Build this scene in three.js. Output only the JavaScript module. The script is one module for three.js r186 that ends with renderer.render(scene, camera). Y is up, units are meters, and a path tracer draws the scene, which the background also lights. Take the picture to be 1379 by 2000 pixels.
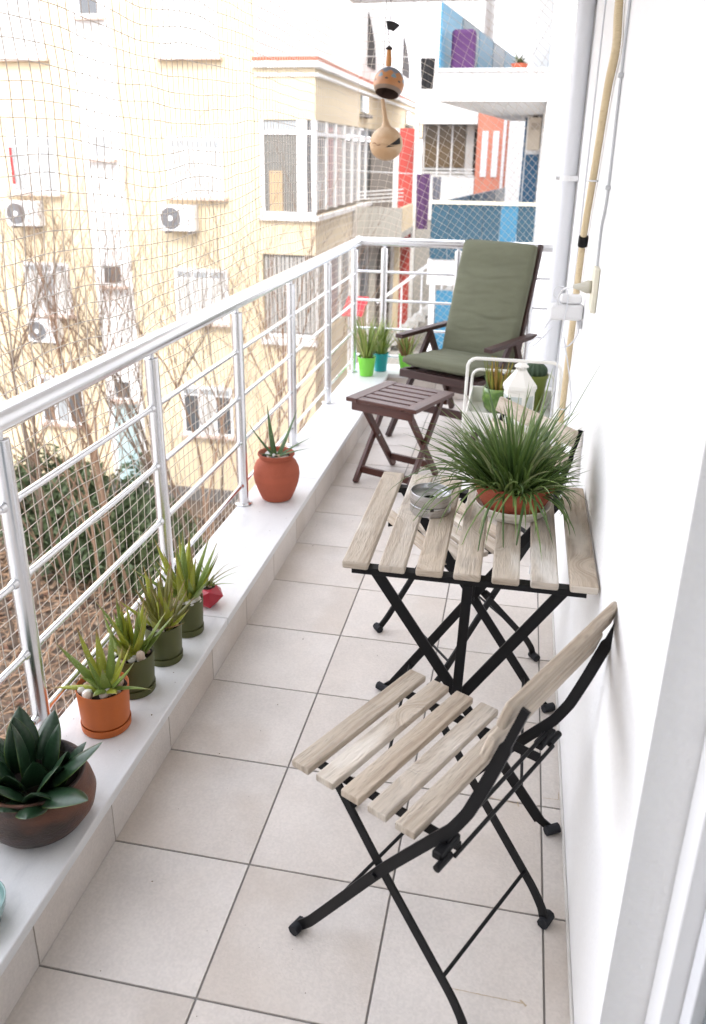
import * as THREE from 'three';
import { RoundedBoxGeometry } from 'three/addons/geometries/RoundedBoxGeometry.js';
import { mergeGeometries } from 'three/addons/utils/BufferGeometryUtils.js';

// ---------------------------------------------------------------- camera, sky, sun, exposure
const lerp = (a, b, t) => a + (b - a) * t;
const scene = new THREE.Scene();
const camera = new THREE.PerspectiveCamera(63.798, 1379 / 2000, 0.05, 200);
camera.rotation.order = 'YXZ';
camera.rotation.set(-0.37778, 0.19618, 0.01438);
camera.position.set(0.824, 1.522, 1.03);
camera.setViewOffset(1379, 2000, 5, 62.9, 1379, 2000);
camera.focus = 2.1;
camera.userData.fStop = 4.6;
camera.updateProjectionMatrix();

const renderer = new THREE.WebGLRenderer({ antialias: true });
renderer.toneMapping = THREE.LinearToneMapping;
renderer.toneMappingExposure = 7.0;
renderer.shadowMap.enabled = true;

{ // bright hazy sky, whiter towards the horizon
  const w = 64, h = 32, d = new Float32Array(w * h * 4);
  for (let y = 0; y < h; y++) for (let x = 0; x < w; x++) {
    const el = (y + 0.5) / h * Math.PI - Math.PI / 2, t = Math.max(0, Math.sin(el));
    const L = 0.80 - 0.16 * t, i = (y * w + x) * 4;
    d[i] = L * lerp(0.965, 0.875, t); d[i + 1] = L * lerp(0.975, 0.92, t); d[i + 2] = L * lerp(1.03, 1.06, t); d[i + 3] = 1;
  }
  const sky = new THREE.DataTexture(d, w, h, THREE.RGBAFormat, THREE.FloatType);
  sky.mapping = THREE.EquirectangularReflectionMapping; sky.magFilter = THREE.LinearFilter; sky.needsUpdate = true;
  scene.background = sky; scene.environment = sky;
}
const sun = new THREE.DirectionalLight(new THREE.Color(1, 0.91, 0.78), 0.5);
sun.position.set(0.3 + 0.16 * 40, 0.70 * 40, -2 + 0.69 * 40); sun.target.position.set(0.3, 0, -2);
sun.castShadow = true; sun.shadow.radius = 20; sun.shadow.mapSize.set(2048, 2048);
Object.assign(sun.shadow.camera, { left: -14, right: 14, top: 14, bottom: -14, near: 1, far: 80 });
scene.add(sun, sun.target);

// ---------------------------------------------------------------- helpers
const V = (x, y, z) => new THREE.Vector3(x, y, z);
function RNG(s) { return () => { s |= 0; s = s + 0x6D2B79F5 | 0; let t = Math.imul(s ^ s >>> 15, 1 | s); t = t + Math.imul(t ^ t >>> 7, 61 | t) ^ t; return ((t ^ t >>> 14) >>> 0) / 4294967296; }; }
const rnd = RNG(7);
const clamp = (x, a = 0, b = 1) => Math.min(b, Math.max(a, x)), sst = (a, b, x) => { const t = clamp((x - a) / (b - a)); return t * t * (3 - 2 * t); };
function lattice(seed, nx, ny) {            // periodic value noise
  const r = RNG(seed), g = new Float32Array(nx * ny).map(() => r());
  return (x, y) => {
    x *= nx; y *= ny; const xi = Math.floor(x), yi = Math.floor(y); let fx = x - xi, fy = y - yi; fx = fx * fx * (3 - 2 * fx); fy = fy * fy * (3 - 2 * fy);
    const a = (i, j) => g[(((yi + j) % ny) + ny) % ny * nx + (((xi + i) % nx) + nx) % nx];
    return lerp(lerp(a(0, 0), a(1, 0), fx), lerp(a(0, 1), a(1, 1), fx), fy);
  };
}
function fbm(seed, nx, ny, oct = 4) { const l = []; for (let o = 0; o < oct; o++) l.push(lattice(seed + o * 13, nx << o, ny << o)); return (x, y) => { let s = 0, a = 0.5, n = 0; for (const f of l) { s += a * f(x, y); n += a; a *= 0.5; } return s / n; }; }
const toS = (c) => Math.round(255 * clamp(c <= 0.0031308 ? 12.92 * c : 1.055 * Math.pow(c, 1 / 2.4) - 0.055));
function texture(w, h, f, rx = 1, ry = 1, srgb = true) {   // f(u,v) -> linear [r,g,b] or a grey value; rx, ry repeats per metre
  const d = new Uint8Array(w * h * 4);
  for (let y = 0; y < h; y++) for (let x = 0; x < w; x++) {
    const c = f((x + 0.5) / w, (y + 0.5) / h), i = (y * w + x) * 4;
    if (srgb) { d[i] = toS(c[0]); d[i + 1] = toS(c[1]); d[i + 2] = toS(c[2]); } else d[i] = d[i + 1] = d[i + 2] = Math.round(255 * clamp(c));
    d[i + 3] = 255;
  }
  const t = new THREE.DataTexture(d, w, h); t.magFilter = THREE.LinearFilter; t.minFilter = THREE.LinearFilter; t.wrapS = t.wrapT = THREE.RepeatWrapping;
  t.repeat.set(rx, ry); if (srgb) t.colorSpace = THREE.SRGBColorSpace; t.needsUpdate = true; return t;
}
const mix3 = (a, b, t) => [lerp(a[0], b[0], t), lerp(a[1], b[1], t), lerp(a[2], b[2], t)];
const C = (r, g, b) => new THREE.Color().setRGB(r, g, b);
function M(c, rough = 0.8, o = {}) { return new THREE.MeshPhysicalMaterial({ color: Array.isArray(c) ? C(...c) : c, roughness: rough, side: THREE.DoubleSide, ...o }); }

const used = new Map();
function numbered(n) { const k = used.get(n) ?? 0; used.set(n, k + 1); return k ? n + '_' + String(k).padStart(3, '0') : n; }
function shadows(o) { o.traverse((m) => { if (m.isMesh) { m.castShadow = m.receiveShadow = true; } }); return o; }
function thing(name, label, category, pos = [0, 0, 0], turn = 0, group) {
  const o = new THREE.Group(); o.name = numbered(name); o.position.set(...pos); o.rotation.y = turn;
  o.userData = { label, category }; if (group) o.userData.group = group; scene.add(o); return o;
}
function structure(name) { const o = new THREE.Group(); o.name = name; o.userData.kind = 'structure'; scene.add(o); return o; }
function part(parent, name, geo, mat, pos, rot) {
  const m = new THREE.Mesh(Array.isArray(geo) ? merge(geo) : geo, mat); m.name = name; m.castShadow = m.receiveShadow = true;
  if (pos) m.position.set(...pos); if (rot) m.rotation.set(...rot); parent.add(m); return m;
}
function solo(name, label, category, geo, mat, pos, turn = 0, group) {
  const m = new THREE.Mesh(Array.isArray(geo) ? merge(geo) : geo, mat); m.name = numbered(name); m.castShadow = m.receiveShadow = true; if (pos) m.position.set(...pos); m.rotation.y = turn;
  m.userData = { label, category }; if (group) m.userData.group = group; scene.add(m); return m;
}
function merge(list) {
  return mergeGeometries(list.map((g) => { const n = g.index ? g.toNonIndexed() : g.clone(); for (const k of Object.keys(n.attributes)) if (!['position', 'normal', 'uv'].includes(k)) n.deleteAttribute(k); return n; }));
}
function boxUV(g, axis = 'x', ou = 0, ov = 0) {   // uv in metres; u runs along the given axis
  g = g.index ? g.toNonIndexed() : g; const p = g.attributes.position, uv = new Float32Array(p.count * 2), A = V(), B = V(), D = V();
  for (let i = 0; i < p.count; i += 3) {
    A.fromBufferAttribute(p, i); B.fromBufferAttribute(p, i + 1).sub(A); D.fromBufferAttribute(p, i + 2).sub(A); B.cross(D);
    const nx = Math.abs(B.x), ny = Math.abs(B.y), nz = Math.abs(B.z), n = nx > ny && nx > nz ? 0 : ny > nz ? 1 : 2;
    for (let k = 0; k < 3; k++) {
      const q = [p.getX(i + k), p.getY(i + k), p.getZ(i + k)], a = { x: 0, y: 1, z: 2 }[axis]; let u, v;
      if (n === a) { u = q[(a + 1) % 3]; v = q[(a + 2) % 3]; } else { u = q[a]; v = q[3 - a - n]; }
      uv[(i + k) * 2] = u + ou; uv[(i + k) * 2 + 1] = v + ov;
    }
  }
  g.setAttribute('uv', new THREE.BufferAttribute(uv, 2)); return g;
}
function box(w, h, d, r = 0, axis = 'x', ou = 0, ov = 0) { return boxUV(r ? new RoundedBoxGeometry(w, h, d, 1, r) : new THREE.BoxGeometry(w, h, d), axis, ou, ov); }
function boxAt(x0, x1, y0, y1, z0, z1, r = 0, axis = 'x') { const g = box(Math.abs(x1 - x0), Math.abs(y1 - y0), Math.abs(z1 - z0), r).translate((x0 + x1) / 2, (y0 + y1) / 2, (z0 + z1) / 2); return boxUV(g, axis); }
function bar(a, b, w, t, side, r = 0.001) {       // flat bar from a to b; t thick along `side`, w wide across it
  const d = b.clone().sub(a), L = d.length(), z = d.clone().normalize(), x = side.clone().addScaledVector(z, -side.dot(z)).normalize(), y = z.clone().cross(x);
  const m = new THREE.Matrix4().makeBasis(z, y, x.clone()); if (m.determinant() < 0) m.makeBasis(z, y.negate(), x);
  return box(L, w, t, r, 'x', rnd() * 3, rnd() * 3).applyMatrix4(m.setPosition(a.clone().add(b).multiplyScalar(0.5)));
}
function cyl(a, b, r, r2 = r, seg = 16) { const d = b.clone().sub(a), g = new THREE.CylinderGeometry(r2, r, d.length(), seg); g.applyQuaternion(new THREE.Quaternion().setFromUnitVectors(V(0, 1, 0), d.normalize())); const c = a.clone().add(b).multiplyScalar(0.5); return g.translate(c.x, c.y, c.z); }
function tube(pts, r, seg = 40, rs = 8, tension = 0.5) { return new THREE.TubeGeometry(new THREE.CatmullRomCurve3(pts, false, 'catmullrom', tension), seg, r, rs); }
function ribbed(pts, r, amp, pitch) {              // corrugated tube
  const c = new THREE.CatmullRomCurve3(pts), L = c.getLength(), seg = Math.round(L / pitch * 4), g = new THREE.TubeGeometry(c, seg, r, 10), p = g.attributes.position, q = V();
  for (let i = 0; i <= seg; i++) { const o = c.getPointAt(i / seg), k = 1 + amp * Math.sin(i * Math.PI / 2); for (let j = 0; j <= 10; j++) { const n = i * 11 + j; q.fromBufferAttribute(p, n).sub(o).multiplyScalar(k).add(o); p.setXYZ(n, q.x, q.y, q.z); } }
  g.computeVertexNormals(); return g;
}
const lathe = (pts, seg = 48) => new THREE.LatheGeometry(pts.map((p) => new THREE.Vector2(p[0], p[1])), seg);
function prism(poly, y0, y1) {                     // polygon in (x, z), extruded in y
  const s = new THREE.Shape(poly.map(([x, z]) => new THREE.Vector2(x, -z))); const g = new THREE.ExtrudeGeometry(s, { depth: y1 - y0, bevelEnabled: false }); g.rotateX(-Math.PI / 2).translate(0, y0, 0); return boxUV(g);
}

// ---------------------------------------------------------------- materials
const nA = fbm(11, 4, 4, 6), nB = fbm(37, 8, 8, 5), nC = fbm(91, 3, 3, 6), nFine = lattice(5, 256, 256), nFine2 = lattice(6, 128, 128);
const tileTex = texture(1024, 1024, (u, v) => {
  const a = nA(u, v), b = nB(u, v), c = nC(u, v), f = nFine(u, v), k = 1 + 0.20 * (a - 0.5) + 0.20 * (b - 0.5) + 0.12 * (f - 0.5), w = sst(0.45, 0.68, c), d = sst(0.58, 0.74, nC(u + 0.37, v + 0.61)) * (0.4 + 0.6 * b);
  return mix3(mix3([0.61 * k, 0.555 * k, 0.505 * k], [0.632 * k, 0.585 * k, 0.542 * k], w), [0.44, 0.36, 0.285], 0.38 * d);
}, 0.9, 0.9);
const tileBump = texture(512, 512, (u, v) => 0.5 * nB(u * 2, v * 2) + 0.3 * nFine2(u * 2, v * 2) + 0.2 * nA(u, v), 1.8, 1.8, false);
const tileRough = texture(512, 512, (u, v) => 0.42 + 0.28 * nA(u, v) + 0.1 * nFine(u, v), 0.9, 0.9, false);
const mTile = M([1, 1, 1], 1, { map: tileTex, bumpMap: tileBump, bumpScale: 0.0012, roughnessMap: tileRough });
const mGrout = M([0.23, 0.215, 0.20], 0.95);
const mCurbTile = mTile;
const marbleTex = texture(1024, 512, (u, v) => {
  const a = nA(u, v), b = nB(u + 0.2 * a, v * 1.5), vein = Math.pow(1 - Math.abs(2 * nC(u + 0.15 * b, v) - 1), 14), k = 0.70 + 0.09 * (a - 0.5) + 0.03 * (nFine(u, v) - 0.5);
  return mix3([k, k * 1.0, k * 0.995], [0.50, 0.51, 0.52], 0.28 * vein + 0.14 * sst(0.55, 0.8, b));
}, 0.9, 1.8);
const mMarble = M([1, 1, 1], 0.34, { map: marbleTex, bumpMap: tileBump, bumpScale: 0.0004 });
const plasterBump = texture(1024, 1024, (u, v) => 0.45 * nB(u, v) + 0.4 * nFine(u, v) + 0.15 * nFine2(u, v), 0.8, 0.8, false);
const plasterTex = texture(1024, 1024, (u, v) => { const k = 0.80 + 0.035 * (nA(u, v) - 0.5) + 0.02 * (nFine(u, v) - 0.5), s = Math.pow(clamp(1 - Math.abs(nC(u, v) - 0.5) * 18), 3) * sst(0.62, 0.72, nB(u, v)); return mix3([k, k, k * 0.995], [0.50, 0.50, 0.51], 0.30 * s + 0.55 * sst(0.965, 0.985, nFine(u, v)) * sst(0.6, 0.8, nFine2(v, u))); }, 0.5, 0.5);
const mPlaster = M([1, 1, 1], 0.88, { map: plasterTex, bumpMap: plasterBump, bumpScale: 0.0016 });
const mWhite = M([0.80, 0.80, 0.80], 0.45), mWhitePaint = M([0.80, 0.79, 0.74], 0.35, { clearcoat: 0.3, clearcoatRoughness: 0.3 });
const mPVC = M([0.70, 0.71, 0.73], 0.38), mGreyPVC = M([0.50, 0.51, 0.52], 0.45);
const lBr = lattice(71, 2, 128), lCl = lattice(301, 2, 40), brushed = texture(256, 256, (u, v) => 0.20 + 0.18 * lBr(u, v) + 0.05 * nFine(u, v), 2, 2, false);
const mAlu = M([0.82, 0.83, 0.85], 0.24, { metalness: 1 });
const mSteel = M([0.56, 0.56, 0.57], 1, { metalness: 1, roughnessMap: brushed });
const mBlack = M([0.006, 0.006, 0.007], 0.5, { specularIntensity: 0.45 }), mRubber = M([0.022, 0.023, 0.027], 0.75, { specularIntensity: 0.5 }), mDark = M([0.015, 0.013, 0.012], 0.8);

const wA = fbm(201, 2, 24, 5), wB = lattice(211, 6, 96), wC = fbm(221, 5, 4, 5), wD = lattice(231, 40, 256), wE = fbm(241, 3, 3, 4);
const woodTex = texture(1024, 512, (u, v) => {
  const warp = 0.05 * (wE(u, v) - 0.5) + 0.16 * Math.exp(-Math.pow((u - 0.3) / 0.05, 2)) * Math.exp(-Math.pow((v - 0.55) / 0.12, 2)) + 0.12 * Math.exp(-Math.pow((u - 0.74) / 0.04, 2)) * Math.exp(-Math.pow((v - 0.2) / 0.1, 2));
  const g = wA(u, v + warp), ring = 0.5 + 0.5 * Math.sin((v + warp * 1.6) * 110 + 7 * wC(u, v)), fine = wD(u, v + warp), str = wB(u, v + warp), blotch = sst(0.55, 0.78, wC(u, v)), wear = sst(0.58, 0.8, wE(u + 0.31, v + 0.17));
  let c = mix3([0.60, 0.535, 0.455], [0.42, 0.345, 0.265], 0.85 * g);
  c = mix3(c, [0.30, 0.23, 0.165], 0.42 * ring * sst(0.38, 0.6, g)); c = mix3(c, [0.24, 0.215, 0.19], 0.5 * Math.pow(fine, 3)); c = mix3(c, [0.70, 0.67, 0.62], 0.7 * wear); c = mix3(c, [0.22, 0.195, 0.17], 0.75 * blotch * str);
  return c;
}, 1.55, 3.1);
const woodBump = texture(1024, 512, (u, v) => 0.55 * wD(u, v) + 0.25 * wB(u, v) + 0.2 * wA(u, v), 1.55, 3.1, false);
const mWood = [[1, 1, 1], [0.92, 0.90, 0.87], [1.05, 1.03, 1.0], [0.97, 0.93, 0.88]].map((c) => M(c, 0.78, { map: woodTex, bumpMap: woodBump, bumpScale: 0.002 }));
const darkWoodTex = texture(512, 256, (u, v) => { const g = wA(u, v), f = wD(u, v), b = sst(0.5, 0.75, wC(u, v)); return mix3(mix3([0.095, 0.030, 0.020], [0.045, 0.014, 0.010], g), [0.15, 0.07, 0.05], 0.35 * b * f); }, 1.7, 3.4);
const mDarkWood = M([1, 1, 1], 0.34, { map: darkWoodTex, bumpMap: woodBump, bumpScale: 0.0007, specularIntensity: 1 });
const mDarkWood2 = M([0.55, 0.60, 0.66], 0.5, { map: darkWoodTex, bumpMap: woodBump, bumpScale: 0.0007 });
const weave = texture(512, 512, (u, v) => 0.5 + 0.22 * Math.sin(u * 2 * Math.PI * 110) + 0.22 * Math.sin(v * 2 * Math.PI * 110) + 0.1 * (nFine(u, v) - 0.5), 5, 5, false);
const fabTex = texture(512, 512, (u, v) => { const k = 1 + 0.22 * (nFine(u, v) - 0.5) + 0.22 * (nA(u, v) - 0.5) + 0.08 * Math.sin(u * 2 * Math.PI * 110); return [0.142 * k, 0.148 * k, 0.096 * k]; }, 3, 3);
const mCushion = M([1, 1, 1], 0.95, { map: fabTex, bumpMap: weave, bumpScale: 0.0009, sheen: 0.15, sheenRoughness: 0.6, sheenColor: C(0.3, 0.31, 0.24) });
const mSoil = M([0.028, 0.019, 0.013], 0.98);
const clayTex = texture(512, 512, (u, v) => { const k = 1 + 0.25 * (nA(u, v) - 0.5) + 0.12 * (nFine(u, v) - 0.5) + 0.1 * (lCl(u, v) - 0.5), s = sst(0.62, 0.75, nC(u, v)); return mix3([0.36 * k, 0.085 * k, 0.042 * k], [0.42, 0.17, 0.11], 0.3 * s); });
const mTerra = M([1, 1, 1], 0.8, { map: clayTex, bumpMap: plasterBump, bumpScale: 0.002 });
const darkClayTex = texture(1024, 512, (u, v) => {
  const a = nA(u, v), b = nB(u, v), c = nC(u * 2, v), k = 1 + 0.4 * (b - 0.5);
  let q = mix3([0.115 * k, 0.038 * k, 0.016 * k], [0.03, 0.015, 0.010], sst(0.42, 0.68, a)); q = mix3(q, [0.19, 0.07, 0.025], 0.5 * sst(0.55, 0.75, c)); return mix3(q, [0.085, 0.08, 0.08], sst(0.76, 0.80, v + 0.05 * (b - 0.5)) * 0.85);
});
const mDarkClay = M([1, 1, 1], 0.52, { map: darkClayTex, bumpMap: plasterBump, bumpScale: 0.002, clearcoat: 0.15, clearcoatRoughness: 0.4 });
const plasticTex = (c) => texture(256, 256, (u, v) => { const k = 1 + 0.10 * (nA(u, v) - 0.5) + 0.06 * (nFine(u, v) - 0.5); return [c[0] * k, c[1] * k, c[2] * k]; });
const mOrange = M([1, 1, 1], 0.5, { map: plasticTex([0.50, 0.115, 0.014]) }), mOlive = M([1, 1, 1], 0.5, { map: plasticTex([0.072, 0.078, 0.016]) });
const mLime = M([0.20, 0.62, 0.06], 0.4), mTeal = M([0.01, 0.33, 0.38], 0.35), mRed = M([0.40, 0.014, 0.030], 0.4, { flatShading: true });
const mPebble = [[0.62, 0.57, 0.50], [0.50, 0.40, 0.32], [0.72, 0.70, 0.67], [0.45, 0.30, 0.22]].map((c) => M(c, 0.75));
function aloeMat(a, b, tip, seed) {
  const sp = lattice(seed, 24, 40), n = fbm(seed + 3, 4, 4, 4);
  return M([1, 1, 1], 0.42, { map: texture(128, 256, (u, v) => { const q = n(u, v); let c = mix3(a, b, q); c = mix3(c, tip, sst(0.72, 0.98, v + 0.25 * (q - 0.5))); return mix3(c, [0.50, 0.55, 0.36], 0.6 * sst(0.86, 0.93, sp(u, v))); }) });
}
const mAloeY = aloeMat([0.38, 0.39, 0.04], [0.26, 0.30, 0.04], [0.26, 0.17, 0.05], 401), mAloeG = aloeMat([0.235, 0.31, 0.055], [0.14, 0.215, 0.05], [0.22, 0.16, 0.06], 431), mAloeB = aloeMat([0.22, 0.23, 0.045], [0.17, 0.14, 0.05], [0.25, 0.13, 0.05], 451);
const mAloeJar = aloeMat([0.10, 0.18, 0.055], [0.065, 0.125, 0.05], [0.12, 0.15, 0.07], 471);
const snakeTex = texture(128, 256, (u, v) => { const s = 0.5 + 0.5 * Math.sin(v * 60 + 8 * nA(u, v)), e = Math.abs(2 * u - 1); let c = mix3([0.012, 0.036, 0.016], [0.028, 0.070, 0.030], 0.5 * s * nB(u, v) + 0.3 * nFine(u, v)); return mix3(c, [0.10, 0.16, 0.03], sst(0.03, 0.0, Math.min(Math.abs(u), Math.abs(u - 0.5), Math.abs(u - 1)))); });
const mSnake = M([1, 1, 1], 0.36, { map: snakeTex });
const mGrass = [[0.12, 0.19, 0.045], [0.165, 0.24, 0.065], [0.075, 0.135, 0.036], [0.27, 0.30, 0.15]].map((c) => M(c, 0.45));
const mBlade = [[0.26, 0.34, 0.06], [0.17, 0.26, 0.05], [0.33, 0.38, 0.11]].map((c) => M(c, 0.5));
const mShut = M([0.16, 0.185, 0.19], 0.5);
const mDry = M([0.33, 0.20, 0.09], 0.85);

// ---------------------------------------------------------------- leaves
function leaf({ at, az, tilt, bend = 0, len, w, t = w * 0.25, fold = 0, seg = 8, ring = 6, profile, pw = 1, swirl = 0 }) {
  const pos = [], uv = [], idx = [], p = at.clone();
  profile ??= (s) => (1 - Math.pow(s, 1.35)) * (0.85 + 0.15 * Math.sin(Math.min(1, s * 4) * 1.57));
  for (let i = 0; i <= seg; i++) {
    const s = i / seg, a = tilt + bend * Math.pow(s, pw), z = az + swirl * s, h = Math.sin(a), d = V(Math.cos(z) * h, Math.cos(a), Math.sin(z) * h), side = V(-Math.sin(z), 0, Math.cos(z)), n = side.clone().cross(d).normalize();
    if (i) p.addScaledVector(d, len / seg);
    const W = w * 0.5 * Math.max(0.015, profile(s)), T = t * 0.5 * Math.max(0.03, profile(s));
    for (let k = 0; k <= ring; k++) {
      const q = k / ring * Math.PI * 2, c = Math.cos(q), o = side.clone().multiplyScalar(c * W).addScaledVector(n, Math.sin(q) * T - fold * W * c * c);
      pos.push(p.x + o.x, p.y + o.y, p.z + o.z); uv.push(k / ring, s);
    }
  }
  const R = ring + 1; for (let i = 0; i < seg; i++) for (let k = 0; k < ring; k++) { const a = i * R + k, b = a + R; idx.push(a, b, a + 1, b, b + 1, a + 1); }
  const g = new THREE.BufferGeometry(); g.setAttribute('position', new THREE.Float32BufferAttribute(pos, 3)); g.setAttribute('uv', new THREE.Float32BufferAttribute(uv, 2)); g.setIndex(idx); g.computeVertexNormals(); return g;
}
const D2R = Math.PI / 180;
function pebbles(parent, r, y, n, seed, size = 0.012) {
  const q = RNG(seed);
  for (let i = 0; i < n; i++) { const a = q() * 6.283, d = r * Math.sqrt(q()) * 0.92, s = size * (0.6 + 0.8 * q()); const g = new THREE.IcosahedronGeometry(s, 1); g.scale(1, 0.55 + 0.2 * q(), 0.75 + 0.2 * q()); part(parent, 'pebble', g, mPebble[Math.floor(q() * 4)], [Math.cos(a) * d, y + s * 0.3, Math.sin(a) * d], [q() * 0.5, q() * 6, q() * 0.5]); }
}

// ================================================================ STRUCTURE: the balcony
const GY0 = -6.9, WX = 1.042, LEDGE = 0.145, ZE = -4.33;
{ // floor of loose-laid stone tiles on a grout bed
  const floor = structure('floor');
  part(floor, 'grout_bed', boxAt(-0.012, WX + 0.002, -0.20, -0.003, ZE - 0.01, 2.1), mGrout);
  const xs = [[-0.008, 0.3278], [0.3322, 0.6578], [0.6622, 0.9878], [0.9922, WX - 0.001]], cache = {};
  for (let j = -6; j <= 13; j++) for (let i = 0; i < 4; i++) {
    const z0 = -0.33 * j - 0.0022, z1 = Math.max(-0.33 * (j + 1) + 0.0022, ZE + 0.001); if (z0 - z1 < 0.03) continue;
    const key = (i === 3 ? 'n' : i ? 'w' : 'c') + (j === 13 ? 'e' : '') + (Math.floor(rnd() * 7)), w = xs[i][1] - xs[i][0], L = z0 - z1;
    cache[key] ??= box(w, 0.014, L, 0.0012, 'x', rnd() * 5, rnd() * 5);
    part(floor, 'tile', cache[key], mTile, [(xs[i][0] + xs[i][1]) / 2, -0.007 + (rnd() - 0.5) * 0.0005, (z0 + z1) / 2], [0, 0, 0]);
  }
}
{ // rust left by the feet of metal furniture
  const floor = scene.getObjectByName('floor'), mRust = M([0.50, 0.40, 0.28], 0.8), line = (x0, z0, x1, z1, w = 0.0022) => { const L = Math.hypot(x1 - x0, z1 - z0), g = new THREE.PlaneGeometry(L, w, 24, 1).rotateX(-Math.PI / 2), p = g.attributes.position; for (let i = 0; i < p.count; i++) p.setZ(i, p.getZ(i) * (0.35 + 0.9 * rnd()) + 0.0008 * (rnd() - 0.5)); return g.rotateY(Math.atan2(-(z1 - z0), x1 - x0)).translate((x0 + x1) / 2, 0.0006, (z0 + z1) / 2); };
  part(floor, 'rust_stain', [line(0.81, -0.124, 0.953, -0.122), line(0.944, -0.128, 0.956, -0.118, 0.005)], mRust); part(floor, 'rust_stain', [line(0.853, -0.664, 0.933, -0.654), line(0.931, -0.662, 0.934, -0.646, 0.004)], mRust); part(floor, 'rust_stain', [line(0.996, -0.690, 1.033, -0.692), line(1.034, -0.693, 1.034, -0.718)], mRust);
}
{ // low ledge: tiled face, marble top
  const t = thing('balcony_ledge', 'low tiled ledge with white marble top running under the metal railing', 'ledge', [-0.125, 0, -1.2]);
  const put = (n, g, m) => part(t, n, (Array.isArray(g) ? merge(g) : g).translate(0.125, 0, 1.2), m);
  put('core', [boxAt(-0.25, -0.0135, -0.30, 0.1178, -4.60, 2.1), boxAt(-0.0135, WX, -0.30, 0.1178, -4.60, ZE - 0.0135)], mPlaster);
  for (let j = -6; j <= 13; j++) { const z0 = -0.33 * j - 0.0018, z1 = Math.max(-0.33 * (j + 1) + 0.0018, ZE); if (z0 - z1 < 0.02) continue; put('curb_tile', boxUV(boxAt(-0.0125, -0.0008, 0.0012, 0.1175, z1, z0, 0.001, 'z'), 'z', rnd() * 4, rnd() * 4), mCurbTile); }
  for (const [a, b] of [[0, 0.3282], [0.3318, 0.6582], [0.6618, 0.9882], [0.9918, WX]]) put('curb_tile', boxUV(boxAt(a + 0.0005, b, 0.001, 0.1175, ZE - 0.0125, ZE - 0.0008, 0.001), 'x', rnd() * 4, rnd() * 4), mCurbTile);
  for (const [z0, z1] of [[2.1, 0.203], [0.201, -1.115], [-1.117, -2.35], [-2.352, -3.55], [-3.552, -4.335]]) put('marble_slab', boxUV(boxAt(-0.256, 0.007, 0.118, LEDGE, z1, z0, 0.004, 'z'), 'z', rnd() * 4, rnd() * 4), mMarble);
  put('marble_slab', boxUV(boxAt(-0.256, WX - 0.001, 0.118, LEDGE, -4.605, -4.337, 0.004), 'x', 0.4, 2), mMarble);
}
{ // house wall with the door reveal, a wall added behind the camera to dim the near floor, and the slab overhead
  const t = thing('house_wall', 'white rendered house wall along the right side of the balcony', 'wall', [WX, 0, -2]);
  const put = (n, g, m) => part(t, n, (Array.isArray(g) ? merge(g) : g).translate(-WX, 0, 2), m);
  put('render', boxUV(boxAt(WX, 1.34, -0.2, 2.42, -4.62, 0.10), 'z'), mPlaster);
  put('render', boxUV(boxAt(WX, 1.34, -0.2, 2.42, 1.55, 2.1), 'z'), mPlaster);
  put('lintel', boxUV(boxAt(WX, 1.34, 2.2, 2.42, 0.101, 1.549), 'z'), mPlaster);
  put('skirting', boxAt(WX - 0.005, WX - 0.0005, 0.0005, 0.022, -4.32, 0.099, 0.001, 'z'), M([0.62, 0.60, 0.57], 0.7));
  const e = thing('added_end_wall', 'unseen white rendered wall added to dim the near end of the balcony', 'wall', [0.5, 0, 2.15]);
  part(e, 'render', boxAt(-0.85, 0.84, -0.3, 2.42, -0.05, 0.15), mPlaster);
  const c = thing('balcony_ceiling', 'white concrete slab of the balcony above', 'ceiling', [0.4, 2.42, -1.3]);
  part(c, 'slab', boxAt(-0.72, 1.0, 0, 0.16, -3.28, 3.6), mPlaster);
  part(c, 'drip_edge', [boxAt(-0.718, -0.66, -0.05, -0.002, -3.27, 3.5), boxAt(-0.658, 0.64, -0.05, -0.002, -3.27, -3.20)], mPlaster);
}
{ // the house itself: storeys above and below, and the wing added unseen behind the camera to shade the garden
  const t = thing('own_house', 'white house the balcony belongs to, mostly out of view', 'building', [3, GY0, 0]);
  const put = (n, x0, x1, y0, y1, z0, z1) => part(t, n, boxAt(x0 - 3, x1 - 3, y0 - GY0, y1 - GY0, z0, z1), mPlaster);
  put('storeys', 1.345, 6, GY0 + 0.002, 9, -4.62, 12); put('storeys_above', 1.04, 1.34, 2.585, 9, -4.62, 12); put('shade_wing', -13, 1.03, GY0 + 0.002, 8.2, 3.2, 12); put('upper_balcony', -0.32, 1.03, 5.2, 5.36, -4.58, 3.1); put('lower_balcony', -0.25, 1.34, -2.8, -2.6, -4.6, 3.1);
}
{ // balcony door in its reveal
  const t = thing('balcony_door', 'white framed balcony door with grey slatted shutter in the wall reveal', 'door', [1.15, 0, 0.8]);
  const put = (n, g, m) => part(t, n, (Array.isArray(g) ? merge(g) : g).translate(-1.15, 0, -0.8), m);
  put('frame', [boxAt(1.104, 1.20, 0.0, 2.198, 0.102, 0.165, 0.003), boxAt(1.104, 1.20, 0.0, 2.198, 1.485, 1.548, 0.003), boxAt(1.104, 1.20, 2.135, 2.198, 0.167, 1.483, 0.003), boxAt(1.104, 1.20, 0, 0.05, 0.167, 1.483, 0.003)], mWhite);
  put('sash', [boxAt(1.128, 1.18, 0.052, 2.133, 0.168, 0.205, 0.003), boxAt(1.128, 1.18, 0.052, 2.133, 1.44, 1.482, 0.003)], mPVC);
  for (let i = 0; i < 41; i++) put('shutter_slat', boxAt(1.142, 1.156, 0.053, 2.132, 0.208 + i * 0.03, 0.236 + i * 0.03, 0.003, 'y'), mShut);
}
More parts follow.
